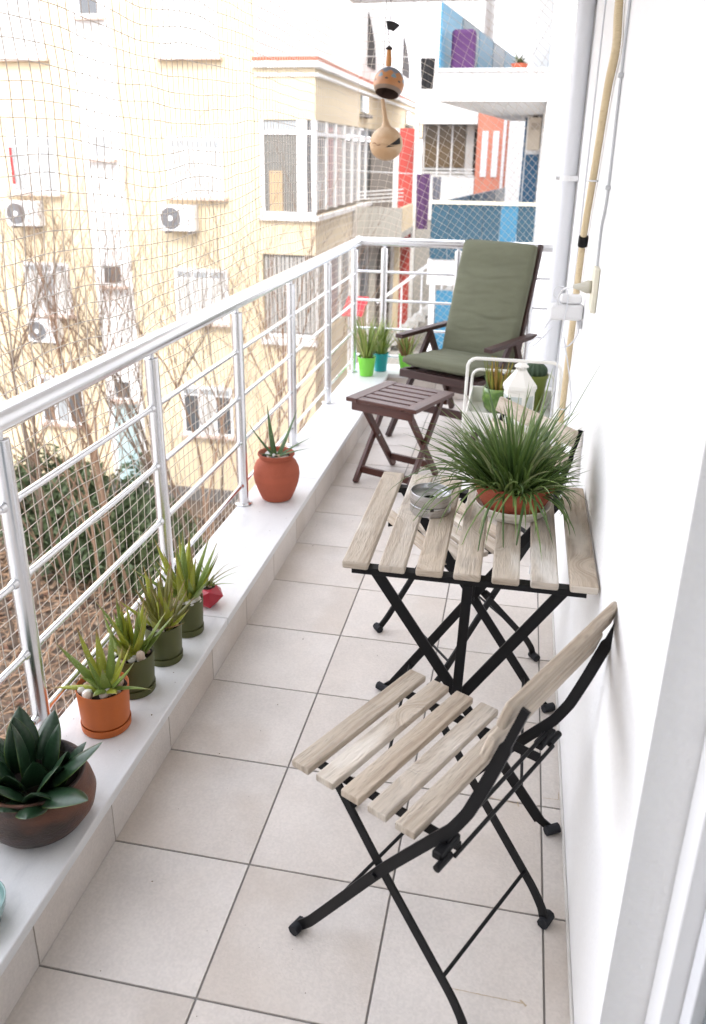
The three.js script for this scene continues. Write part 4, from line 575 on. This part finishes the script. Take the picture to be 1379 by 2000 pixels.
{ // ground
  const ge = fbm(911, 6, 6, 6), gl = lattice(917, 200, 200), gt = texture(1024, 1024, (u, v) => { const a = ge(u, v), f = gl(u, v), k = 0.75 + 0.5 * f; return mix3([0.07 * k, 0.05 * k, 0.036 * k], [0.13 * k, 0.095 * k, 0.068 * k], sst(0.35, 0.65, a)); }, 0.16, 0.16);
  const g = new THREE.PlaneGeometry(220, 220, 1, 1).rotateX(-Math.PI / 2); boxUV(g);
  const m = new THREE.Mesh(boxUV(g), M([1, 1, 1], 0.98, { map: gt })); m.name = 'ground'; m.position.set(-10, GY, -30); m.userData.kind = 'structure'; m.receiveShadow = m.castShadow = true; scene.add(m);
  const q = RNG(921), lg = new THREE.BufferGeometry(); lg.setAttribute('position', new THREE.Float32BufferAttribute([0, 0, -0.5, -0.28, 0.08, 0, 0, 0, 0.5, 0.28, 0.1, 0.03], 3)); lg.setAttribute('uv', new THREE.Float32BufferAttribute([0.5, 0, 0, 0.5, 0.5, 1, 1, 0.5], 2)); lg.setIndex([0, 1, 2, 0, 2, 3]); lg.computeVertexNormals();
  const N = 9000, im = new THREE.InstancedMesh(lg, M([1, 1, 1], 0.85), N), o = new THREE.Object3D(), cols = [[0.11, 0.065, 0.04], [0.17, 0.11, 0.07], [0.06, 0.038, 0.026], [0.26, 0.19, 0.13], [0.13, 0.06, 0.035]];
  for (let i = 0; i < N; i++) { o.position.set(-3 - 8 * q(), GY + 0.01 + 0.10 * q(), -5.5 - 11 * q()); o.rotation.set((q() - 0.5) * 1.4, q() * 6.3, (q() - 0.5) * 1.4); o.scale.setScalar(0.07 + 0.11 * q()); o.updateMatrix(); im.setMatrixAt(i, o.matrix); im.setColorAt(i, C(...cols[Math.floor(q() * 5)])); }
  im.name = 'leaf_litter'; im.userData = { kind: 'stuff', label: 'brown fallen leaves littering the garden below', category: 'leaf litter' }; im.castShadow = im.receiveShadow = true; scene.add(im);
  const tw = new THREE.CylinderGeometry(0.5, 0.8, 1, 5).rotateZ(Math.PI / 2), im2 = new THREE.InstancedMesh(tw, M([0.30, 0.19, 0.115], 0.9), 900);
  for (let i = 0; i < 900; i++) { o.position.set(-3 - 7 * q(), GY + 0.03 + 0.35 * q() * q(), -5.5 - 9 * q()); o.rotation.set(0, q() * 6.3, (q() - 0.5) * 0.7); const l = 0.3 + 1.2 * q(), r = 0.008 + 0.016 * q(); o.scale.set(l, r, r); o.updateMatrix(); im2.setMatrixAt(i, o.matrix); }
  im2.name = 'fallen_twigs'; im2.userData = { kind: 'stuff', label: 'dry twigs and prunings scattered on the garden ground', category: 'twigs' }; im2.castShadow = im2.receiveShadow = true; scene.add(im2);
}
function branchTube(pts, r0, r1, sides, out) { const g = new THREE.TubeGeometry(new THREE.CatmullRomCurve3(pts), pts.length * 2, 1, sides), p = g.attributes.position, n = pts.length * 2, c = new THREE.CatmullRomCurve3(pts), v = V(); for (let i = 0; i <= n; i++) { const o = c.getPointAt(i / n), r = lerp(r0, r1, i / n); for (let k = 0; k <= sides; k++) { const j = i * (sides + 1) + k; v.fromBufferAttribute(p, j).sub(o).multiplyScalar(r).add(o); p.setXYZ(j, v.x, v.y, v.z); } } out.push(g); }
function bareTree(label, x, z, h, seed, mat, stems = 2) {
  const t = thing('bare_tree', label, 'tree', [x, GY, z], 0, 'leafless garden trees'), q = RNG(seed), trunk = [], crown = [];
  const grow = (p, d, L, r, lev) => {
    const pts = [p.clone()], n = 4, dd = d.clone(), c = p.clone();
    for (let i = 0; i < n; i++) { dd.add(V((q() - 0.5) * 0.28, 0.05 + (q() - 0.3) * 0.08, (q() - 0.5) * 0.28)).normalize(); c.addScaledVector(dd, L / n); pts.push(c.clone()); }
    branchTube(pts, r, r * 0.55, lev < 2 ? 7 : lev < 3 ? 5 : 3, lev === 0 ? trunk : crown);
    if (lev >= 4) return;
    const k = lev === 0 ? 4 : lev === 1 ? 4 : 3;
    for (let i = 0; i < k; i++) { const s = i === 0 ? 1 : 0.45 + 0.5 * q(), at = pts[Math.min(n, Math.max(1, Math.round(s * n)))], a = q() * 6.283, sp = 0.35 + 0.45 * q(), nd = dd.clone().add(V(Math.cos(a) * sp, 0.15 * q(), Math.sin(a) * sp)).normalize(); grow(at, nd, L * (0.52 + 0.22 * q()), r * 0.55 * (0.7 + 0.3 * q()), lev + 1); }
  };
  for (let i = 0; i < stems; i++) { const a = q() * 6.28; grow(V(Math.cos(a) * 0.12 * i, -0.05, Math.sin(a) * 0.12 * i), V((q() - 0.5) * 0.5, 1, (q() - 0.5) * 0.4).normalize(), h * 0.44, 0.030 + 0.018 * q(), 0); }
  part(t, 'trunk', trunk, mat); part(t, 'crown', crown, mat);
}
const mBark = M([0.20, 0.125, 0.08], 0.9), mBark2 = M([0.13, 0.095, 0.07], 0.9);
bareTree('bare orange brown tree nearest the railing, close to the left edge', -5.25, -9.2, 8.2, 1001, mBark, 2);
bareTree('leafless forked tree rising in front of the pale blue garden door', -6.3, -12.0, 9.0, 1003, mBark, 3);
bareTree('leafless tree in front of the right window column of the cream block', -5.0, -12.6, 9.0, 1011, mBark2, 3);
bareTree('bare tree between the cream block and the balcony, right of the others', -3.75, -11.5, 8.0, 1013, mBark, 2);
bareTree('dark twiggy tree in front of the left window column', -9.0, -13.8, 9.6, 1017, mBark2, 2);
bareTree('thin bare tree by the corner of the glazed annex', -4.3, -14.8, 8.6, 1019, mBark, 2);
bareTree('bare sapling low behind the railing at far left', -7.4, -10.3, 8.4, 1023, mBark2, 2);
function shrub(label, x, z, rx, ry, n, seed) {
  const t = thing('evergreen_shrub', label, 'shrub', [x, GY, z], 0, 'evergreen garden shrubs'), q = RNG(seed), pos = [], idx = [], stems = [], uv = [];
  for (let i = 0; i < n; i++) { // leaves in clumps through the volume
    const ca = Math.floor(q() * 40), cr = RNG(seed * 50 + ca), a = cr() * 6.283, e = cr(), rr = 0.35 + 0.6 * cr(), c = V(Math.cos(a) * rx * rr, ry * (0.15 + 0.8 * e) , Math.sin(a) * rx * rr * 0.9), p = c.add(V((q() - 0.5), (q() - 0.5) * 0.8, (q() - 0.5)).multiplyScalar(rx * 0.55));
    const s = 0.05 + 0.06 * q(), d = V(q() - 0.5, q() - 0.2, q() - 0.5).normalize(), w = V(q() - 0.5, q() - 0.5, q() - 0.5).cross(d).normalize(), b = pos.length / 3;
    for (const [u, k] of [[-1, 0], [0, 0.34], [1, 0], [0, -0.34]]) { pos.push(p.x + d.x * u * s + w.x * k * s, Math.max(0.02, p.y + d.y * u * s + w.y * k * s), p.z + d.z * u * s + w.z * k * s); uv.push(0, 0); } idx.push(b, b + 1, b + 2, b, b + 2, b + 3);
  }
  const g = new THREE.BufferGeometry(); g.setAttribute('position', new THREE.Float32BufferAttribute(pos, 3)); g.setAttribute('uv', new THREE.Float32BufferAttribute(uv, 2)); g.setIndex(idx); g.computeVertexNormals();
  part(t, 'crown', g, seed % 2 ? mLeafA : mLeafB); for (let i = 0; i < 5; i++) { const a = i * 1.256; branchTube([V(0, -0.03, 0), V(Math.cos(a) * rx * 0.2, ry * 0.3, Math.sin(a) * rx * 0.2), V(Math.cos(a) * rx * 0.5, ry * 0.75, Math.sin(a) * rx * 0.5)], 0.03, 0.008, 5, stems); } part(t, 'trunk', stems, mBark2);
}
const mLeafA = M([0.050, 0.075, 0.028], 0.6), mLeafB = M([0.070, 0.095, 0.035], 0.6);
shrub('wide dark evergreen shrub in the garden, centre of the three', -7.3, -13.4, 1.5, 2.0, 9000, 1101);
shrub('evergreen shrub nearest the pale garden wall, beside the bare trunks', -6.2, -13.0, 1.1, 1.5, 6000, 1102);
shrub('leafy evergreen shrub at the left behind the first railing post', -8.9, -13.6, 1.3, 2.3, 7000, 1103);

function acUnit(label, x, y, z, w = 0.82, h = 0.56) {
  const t = thing('air_conditioner', label, 'air conditioner', [x, y, z], 0, 'outdoor air conditioner units');
  part(t, 'housing', box(w, h, 0.3, 0.02).translate(0, h / 2, 0.18), mFrame);
  const f = part(t, 'fan_grille', new THREE.CylinderGeometry(h * 0.42, h * 0.42, 0.02, 28).rotateX(Math.PI / 2).translate(-w * 0.18, h / 2, 0.335), M([0.13, 0.13, 0.135], 0.6)); part(f, 'hub', new THREE.CylinderGeometry(h * 0.1, h * 0.1, 0.02, 16).rotateX(Math.PI / 2).translate(-w * 0.18, h / 2, 0.352), mFrame);
  for (const s of [-1, 1]) part(t, 'bracket', boxAt(s * w * 0.35 - 0.02, s * w * 0.35 + 0.02, -0.05, -0.002, 0.002, 0.36), mPlinth);
}
{ // cream apartment block across the garden
  const B = thing('apartment_building', 'cream apartment block with white framed windows across the garden', 'building', [-10.5, GY, -17.5]), Z = 0, ox = 10.5, oy = -GY;
  const P = (parent, n, x0, x1, y0, y1, z0, z1, m) => part(parent, n, boxAt(x0 + ox, x1 + ox, y0 + oy, y1 + oy, z0, z1), m);
  P(B, 'wall', -20, -5.06, GY + 0.001, 12.0, -9, Z, mCream);
  P(B, 'stair_band', -9.15, -8.2, GY + 0.36, 12.0, Z + 0.002, Z + 0.06, mBWhite); P(B, 'corner_band', -5.06 - 0.55, -5.06 - 0.03, GY + 0.4, 12, Z + 0.002, Z + 0.03, mCream);
  P(B, 'plinth', -20, -5.05, GY + 0.002, GY + 0.34, Z + 0.003, Z + 0.08, mPlinth);
  const win = (x0, x1, y0, y1, panes, dark, out = 0) => {
    const f = 0.065, zf = Z + 0.02 + out, w = P(B, 'window', x0, x1, y0, y1, zf - 0.04, zf + 0.035, mFrame), n = panes, cw = (x1 - x0 - f) / n;
    for (let i = 0; i < n; i++) { const a = x0 + f + i * cw, m = dark[i % dark.length], head = (y1 - y0) > 0.9; P(w, 'pane', a, a + cw - f, y0 + f, head ? y1 - 0.24 : y1 - f, zf + 0.0365, zf + 0.044, m); if (head) P(w, 'pane', a, a + cw - f, y1 - 0.20, y1 - f, zf + 0.0365, zf + 0.044, mPaneL); }
    P(w, 'sill', x0 - 0.08, x1 + 0.08, y0 - 0.06, y0 - 0.003, zf - 0.03, zf + 0.16, M([0.60, 0.47, 0.40], 0.8));
  };
  for (let k = 0; k < 5; k++) { // storeys from the ground floor up
    const s = -5.08 + 2.82 * k; win(-11.02, -9.83, s, s + 1.24, 3, k > 2 ? [mShade] : k === 2 ? [mPaneL, mShade, mPaneL] : k === 1 ? [mShade, mPaneL] : [mPaneD, mPaneL]);
    win(-7.13, -5.82, s, s + 1.24, 3, k === 0 ? [mPaneD, mShade] : [mShade]); win(-8.93, -8.40, s + 0.77, s + 1.3, 1, k === 2 ? [mPaneL] : [mPaneD], 0.06); win(-14.2, -12.9, s, s + 1.24, 3, [mShade]);
  }
  P(B, 'side_cladding', -5.058, -5.03, 3.37, 12.0, -8.9, -0.03, M([0.82, 0.82, 0.81], 0.9));
  const red = P(B, 'curtain', -10.99, -10.93, 0.75, 1.55, Z + 0.075, Z + 0.085, M([0.45, 0.03, 0.03], 0.8));
  const d = P(B, 'door', -8.98, -8.37, GY + 0.36, -4.45, Z + 0.062, Z + 0.10, M([0.42, 0.55, 0.56], 0.6)); P(d, 'handle', -8.44, -8.41, -5.5, -5.35, Z + 0.101, Z + 0.13, mSteel);
}
acUnit('air conditioner under the upper left window of the cream block', -10.70, -0.17, -17.49); acUnit('air conditioner with dark round fan under the right window column', -6.86, -0.17, -17.49); acUnit('air conditioner under the lower left window behind bare branches', -10.55, -2.92, -17.49, 0.8, 0.56);
{ // glazed annex: bay front and long side with a window band
  const B = thing('glazed_annex', 'cream annex with a glazed corner bay and long white framed window band', 'building', [-4.4, GY, -17.4]), ox = 4.4, oy = -GY, oz = 17.4;
  const P = (parent, n, x0, x1, y0, y1, z0, z1, m) => part(parent, n, boxAt(x0 + ox, x1 + ox, y0 + oy, y1 + oy, z0 + oz, z1 + oz), m);
  P(B, 'wall', -5.06, -3.71, 2.17, 3.16, -40, -17.4, mCream); P(B, 'wall', -5.06, -3.71, -0.62, 0.22, -26.5, -17.4, mCream); P(B, 'wall', -5.06, -3.71, GY + 0.002, -2.52, -26.5, -17.4, mCream); P(B, 'wall', -5.06, -4.95, -2.51, -0.63, -26.5, -17.4, mCream); P(B, 'wall', -5.06, -4.93, 0.23, 2.16, -26.5, -17.4, mCream);
  P(B, 'coping', -5.05, -3.60, 3.165, 3.28, -40, -17.28, mBWhite); P(B, 'coping', -5.03, -3.63, 3.0, 3.06, -40, -17.36, mBWhite);
  P(B, 'roof_tiles', -5.04, -3.62, 3.283, 3.36, -40, -17.29, mTileRed);
  // corner bay frame, panes on front and side
  const fr = P(B, 'window', -4.93, -3.70, 0.225, 0.30, -17.47, -17.36, mFrame); P(fr, 'frame_head', -4.85, -3.81, 1.88, 1.96, -17.455, -17.41, mFrame); for (const [a, b] of [[-4.93, -4.86], [-4.12, -3.90], [-3.80, -3.70]]) P(fr, 'mullion', a, b, 0.301, 2.165, -17.47, -17.40, mFrame);
  P(fr, 'pane', -4.855, -4.125, 0.305, 1.875, -17.445, -17.435, M([0.17, 0.165, 0.15], 0.1)); P(fr, 'pane', -4.855, -4.125, 1.965, 2.16, -17.445, -17.435, mPaneL); P(fr, 'pane', -3.895, -3.805, 0.305, 2.16, -17.445, -17.435, mPaneD); P(fr, 'curtain', -4.75, -4.45, 0.31, 1.15, -17.43, -17.42, M([0.42, 0.30, 0.18], 0.9));
  for (let i = 0; i < 9; i++) { const z1 = -17.50 - i * 0.98, f = P(B, 'window', -3.78, -3.70, 0.301, 2.165, z1 - 0.09, z1, mFrame); P(f, 'pane', -3.76, -3.745, 0.32, 1.84, z1 - 0.97, z1 - 0.1, i % 3 === 1 ? mPaneL : M([0.30, 0.31, 0.31], 0.1)); P(f, 'frame_head', -3.77, -3.705, 1.86, 1.94, z1 - 0.97, z1 - 0.1, mFrame); P(f, 'pane', -3.76, -3.745, 1.96, 2.15, z1 - 0.97, z1 - 0.1, mPaneL); }
  P(B, 'sill', -4.98, -3.62, 0.12, 0.218, -26.5, -17.30, mBWhite);
  const lw = P(B, 'window', -4.93, -3.72, -2.50, -2.42, -17.46, -17.40, mFrame); P(lw, 'pane', -4.92, -3.75, -2.41, -0.64, -17.50, -17.49, M([0.24, 0.235, 0.22], 0.2)); for (let i = 0; i < 12; i++) P(lw, 'blind_slat', -4.90 + i * 0.098, -4.85 + i * 0.098, -2.38, -0.68, -17.47, -17.455, M([0.45, 0.44, 0.42], 0.7)); P(B, 'sill', -5.0, -3.66, -2.66, -2.525, -17.42, -17.28, mBWhite);
  for (let i = 0; i < 7; i++) { const z1 = -17.6 - i * 1.25, f = P(B, 'window', -3.78, -3.70, -2.50, -0.64, z1 - 0.1, z1, mFrame); P(f, 'pane', -3.77, -3.75, -2.48, -0.66, z1 - 1.24, z1 - 0.11, mPaneL); }
  for (const z of [-22.4, -31]) { const v = P(B, 'window', -3.708, -3.66, 2.55, 2.95, z - 0.9, z, mPaneL); P(v, 'sill', -3.706, -3.55, 2.42, 2.50, z - 1.0, z + 0.1, mPlinth); }
}
{ // tall white block set back behind the annex, with arched openings
  const B = thing('arched_white_block', 'tall white block with narrow dark arched openings above the annex roof', 'building', [-6, 3.37, -34]), ox = 6, oy = -3.37, oz = 34;
  part(B, 'wall', boxAt(-8 + ox, -4.2 + ox, 0.0, 9, -40 + oz, -25 + oz), mBWhite);
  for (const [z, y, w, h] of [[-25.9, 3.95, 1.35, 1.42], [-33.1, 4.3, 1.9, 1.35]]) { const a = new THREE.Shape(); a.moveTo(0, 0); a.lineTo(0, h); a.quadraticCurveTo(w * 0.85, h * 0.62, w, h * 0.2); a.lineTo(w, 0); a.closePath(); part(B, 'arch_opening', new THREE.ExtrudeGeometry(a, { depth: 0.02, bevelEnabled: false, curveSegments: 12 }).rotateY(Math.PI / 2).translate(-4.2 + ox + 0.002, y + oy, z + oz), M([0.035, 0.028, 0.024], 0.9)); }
}
{ // coral and white house at the back
  const B = thing('coral_house', 'coral and white house with a brown glazed balcony at the end of the garden', 'building', [-1, GY, -24]), ox = 1, oy = -GY, oz = 24;
  const P = (parent, n, x0, x1, y0, y1, z0, z1, m) => part(parent, n, boxAt(x0 + ox, x1 + ox, y0 + oy, y1 + oy, z0 + oz, z1 + oz), m);
  P(B, 'wall', -0.69, 0.16, GY + 0.002, 3.2, -30, -24, mCoral); P(B, 'wall', 0.17, 3.5, GY + 0.002, 9, -30, -23.9, mBWhite); P(B, 'wall', -2.30, -0.70, 2.32, 9, -30, -23.95, mBWhite); P(B, 'parapet', -2.30, -0.70, -0.25, 0.93, -24.4, -23.95, mBWhite); P(B, 'wall', -2.3, -0.7, GY + 0.002, -0.26, -30, -24, mGreyWall); P(B, 'wall', -2.3, -0.7, -0.24, 2.31, -30, -24.6, mGreyWall);
  P(B, 'trim', 0.02, 0.1, GY + 0.5, 3.2, -23.998, -23.95, mFrame); P(B, 'trim', -0.55, -0.38, 0.95, 2.15, -23.998, -23.96, mFrame); P(B, 'trim', -0.25, -0.08, 0.95, 2.15, -23.998, -23.96, mFrame);
  for (let i = 0; i < 3; i++) { const x = -2.24 + i * 0.40, f = P(B, 'window', x, x + 0.04, 0.95, 2.30, -24.5, -24.44, mFrame); P(f, 'pane', x + 0.045, x + 0.395, 1.18, 2.28, -24.48, -24.47, mBrownGlass); } const w4 = P(B, 'window', -1.02, -0.74, 0.95, 2.30, -24.5, -24.44, mShade); P(w4, 'pane', -0.8, -0.72, 1.0, 2.2, -24.435, -24.43, mDark);
  for (let i = 0; i < 3; i++) P(B, 'balcony_bar', -2.28, -0.72, 0.95 + i * 0.09, 0.975 + i * 0.09, -23.99, -23.96, mFrame);
  P(B, 'pillar', -2.44, -2.32, GY + 0.003, 3.2, -24.2, -23.95, mBWhite); P(B, 'red_panel', -2.86, -2.45, GY + 0.003, 2.2, -24.3, -24.0, M([0.52, 0.085, 0.07], 0.8)); P(B, 'pillar', -3.02, -2.87, GY + 0.003, 2.2, -24.2, -23.95, mBWhite); P(B, 'wall', -3.7, -3.03, GY + 0.003, 2.15, -24.4, -24.05, M([0.20, 0.18, 0.165], 0.9));
}
{ // low grey balcony under the annex windows
  const B = thing('grey_balcony', 'grey concrete balcony jutting out behind the corner of the railing', 'balcony', [-3.0, -0.42, -21.5]);
  part(B, 'parapet', boxAt(-0.69, 0.62, 0, 0.62, -0.10, 0.0), mGreyWall); part(B, 'slab', boxAt(-0.70, 0.64, -0.16, -0.002, -2.3, 0.02), mGreyWall); part(B, 'side_parapet', boxAt(0.54, 0.62, 0, 0.62, -2.3, -0.102), mCream); for (let i = 0; i < 4; i++) part(B, 'drying_rail', cyl(V(-0.6, 0.72 + i * 0.09, 0.02), V(0.65, 0.82 + i * 0.09, 0.02), 0.014, 0.014, 6), mFrame);
  part(B, 'support', boxAt(-0.40, -0.22, -6.47, -0.162, -1.2, -1.0), mGreyWall); part(B, 'support', boxAt(0.30, 0.44, -6.47, -0.162, -1.2, -1.0), mCream);
}
function cloth(label, x, y, z, w, h, c, seed) { const g = new THREE.PlaneGeometry(w, h, 14, 16), p = g.attributes.position, n = fbm(seed, 4, 2, 3); for (let i = 0; i < p.count; i++) { const k = p.getY(i) / h + 0.5; p.setZ(i, 0.10 * (n(p.getX(i) / w + 0.5, k * 0.4) - 0.5) * (1.4 - k) + 0.03 * Math.sin(p.getX(i) / w * 14)); p.setX(i, p.getX(i) * (0.8 + 0.2 * k)); } const b = g.clone().translate(0, 0, -0.02); g.computeVertexNormals(); b.computeVertexNormals(); solo('hanging_laundry', label, 'laundry', [g, b], M(c, 0.9), [x, y, z], 0, 'laundry on the line'); }
cloth('purple towel hanging on the drying line behind the railing corner', -1.62, 0.47, -19.6, 0.34, 1.25, [0.12, 0.055, 0.14], 1201);
cloth('grey cloth hanging right beside the purple towel', -1.30, 0.72, -19.6, 0.22, 0.62, [0.22, 0.22, 0.25], 1203);
cloth('black garment hanging below the arched white block', -1.92, 3.42, -22.0, 0.38, 0.7, [0.02, 0.02, 0.022], 1207);
{ const t = thing('drying_line', 'cord strung between house and annex holding the laundry', 'cord', [-2.2, 1.1, -19.6]); part(t, 'cord', tube([V(-1.5, 0.06, 0), V(0.6, -0.01, -0.02), V(1.2, 0.0, -4.35)], 0.008, 20, 6), mFrame); part(t, 'cord', tube([V(-1.5, 2.72, -2.4), V(0.3, 2.68, -2.42), V(1.45, 2.72, -4.34)], 0.008, 20, 6), mFrame); }
{ // neighbouring white building with blue balconies, in line with this one
  const B = thing('blue_balcony_building', 'white neighbouring building with blue panelled balconies beyond the far railing', 'building', [0.98, GY, -12]), ox = -0.98, oy = -GY, oz = 12;
  const P = (parent, n, x0, x1, y0, y1, z0, z1, m) => part(parent, n, boxAt(x0 + ox, x1 + ox, y0 + oy, y1 + oy, z0 + oz, z1 + oz), m);
  P(B, 'wall', 0.985, 6, GY + 0.002, 11, -22, -12, mBWhite); P(B, 'back_wall', 0.70, 0.98, GY + 0.003, 11, -22, -16.4, mBWhite);
  const poly = [[-0.60, -12.0], [0.98, -12.0], [0.98, -19.4], [0.30, -19.4]].map(([x, z]) => [x + ox, z + oz]);
  for (const y of [-3.05, -0.36, 2.24, 4.95]) part(B, 'balcony_slab', prism(poly, y + oy, y + 0.38 + oy), y === 2.24 ? mBWhite : mBWhite);
  const sidePanel = (y0, y1, m, n) => { for (let i = 0; i < n; i++) { const k0 = i / n + 0.003, k1 = (i + 1) / n - 0.003, a = V(lerp(-0.57, 0.30, k0) + ox, 0, lerp(-12.02, -19.2, k0) + oz), b = V(lerp(-0.57, 0.30, k1) + ox, 0, lerp(-12.02, -19.2, k1) + oz); const g = bar(a, b, y1 - y0, 0.03, V(1, 0, 0.12), 0.003).translate(0, (y0 + y1) / 2 + oy, 0); part(B, 'side_panel', g, m[i % m.length]); } };
  sidePanel(0.03, 0.84, [mBlue, mBlueD], 5); sidePanel(2.63, 3.5, [mSkyBlue, mBlue], 5);
  for (let i = 0; i < 6; i++) { const x = -0.56 + i * 0.255; P(B, 'front_panel', x, x + 0.247, 0.03, 0.83, -12.0, -11.97, i === 4 ? mSkyBlue : mBlue); }
  P(B, 'handrail', -0.60, 0.98, 0.835, 0.885, -12.02, -11.95, M([0.72, 0.66, 0.50], 0.5)); P(B, 'handrail', -0.60, 0.98, 2.623, 2.66, -12.02, -11.95, mFrame);
  P(B, 'door', 0.66, 0.695, 0.03, 2.2, -18.4, -16.6, mBlueD); P(B, 'door', 0.72, 0.97, 0.03, 1.55, -16.395, -16.36, mBlueD);
  for (const [x0, x1, y0, y1] of [[-0.45, -0.12, -2.6, -0.45], [-0.115, 0.22, -2.6, -0.45], [0.225, 0.56, -2.6, -0.45]]) P(B, 'lower_screen', x0, x1, y0, y1, -12.06, -12.03, mSkyBlue);
  P(B, 'frame_post', -0.55, -0.47, -2.66, -0.365, -12.08, -12.0, mFrame);
}
{ const t = thing('meter_box', 'beige boiler box mounted under the neighbouring balcony slab', 'box', [0.845, 1.62, -16.355]); part(t, 'case', box(0.24, 0.58, 0.2, 0.02).translate(0, 0.29, 0.102), M([0.55, 0.47, 0.37], 0.7)); part(t, 'flue', cyl(V(0, 0.581, 0.1), V(0, 0.615, 0.1), 0.05, 0.05, 12), mPlinth); part(t, 'panel', box(0.15, 0.12, 0.006, 0.002).translate(0.01, 0.42, 0.206), M([0.40, 0.33, 0.26], 0.7)); }
solo('purple_cover', 'purple cloth covered bundle standing on the upper neighbouring balcony', 'cover', new RoundedBoxGeometry(0.34, 0.56, 0.3, 3, 0.06), M([0.055, 0.012, 0.075], 0.8), [-0.26, 2.905, -12.35]);
{ const t = thing('balcony_plant', 'grey green potted plant at the right of the upper neighbouring balcony', 'plant', [0.55, 2.625, -12.3]); part(t, 'pot', lathe([[0, 0], [0.09, 0], [0.12, 0.12], [0.11, 0.12], [0, 0.11]], 20), mTerra); const q = RNG(1301); for (let i = 0; i < 26; i++) part(t, 'leaf', leaf({ at: V(0, 0.11, 0), az: q() * 6.28, tilt: (20 + 55 * q()) * D2R, bend: 30 * D2R, len: 0.14 + 0.14 * q(), w: 0.05, t: 0.006, seg: 5, ring: 4 }), mLeafB); }
{ // outdoor stair and awning in the yard
  const t = thing('outdoor_stair', 'grey outdoor stair with white handrail in the yard below', 'stair', [-1.9, GY, -16.2]);
  for (let i = 0; i < 12; i++) part(t, 'step', boxAt(i * 0.14, i * 0.14 + 0.2, 4.6 + i * 0.13, 4.73 + i * 0.13, -0.5, 0.5), mGreyWall);
  part(t, 'support_wall', boxAt(-0.3, 1.9, 0.001, 4.59, -0.45, 0.42), mGreyWall); part(t, 'handrail', bar(V(-0.1, 5.6, 0.52), V(1.7, 7.0, 0.52), 0.06, 0.05, V(0, 0, 1)), mFrame); for (let i = 0; i < 5; i++) part(t, 'baluster', bar(V(i * 0.4, 4.7 + i * 0.37, 0.52), V(i * 0.4, 5.68 + i * 0.311, 0.52), 0.03, 0.03, V(0, 0, 1)), mFrame);
  const a = thing('red_awning', 'small red awning low behind the corner post of the railing', 'awning', [-2.52, -1.62, -16.0]); part(a, 'canopy', bar(V(0, 0.30, -0.4), V(0, 0.02, 0.35), 0.45, 0.02, V(0, 1, 0)), M([0.48, 0.02, 0.03], 0.7)); part(a, 'pole', cyl(V(-0.2, -5.28, -0.38), V(-0.2, 0.29, -0.38), 0.02, 0.02, 8), mFrame); part(a, 'pole', cyl(V(0.2, -5.28, -0.38), V(0.2, 0.29, -0.38), 0.02, 0.02, 8), mFrame);
}
renderer.render(scene, camera);
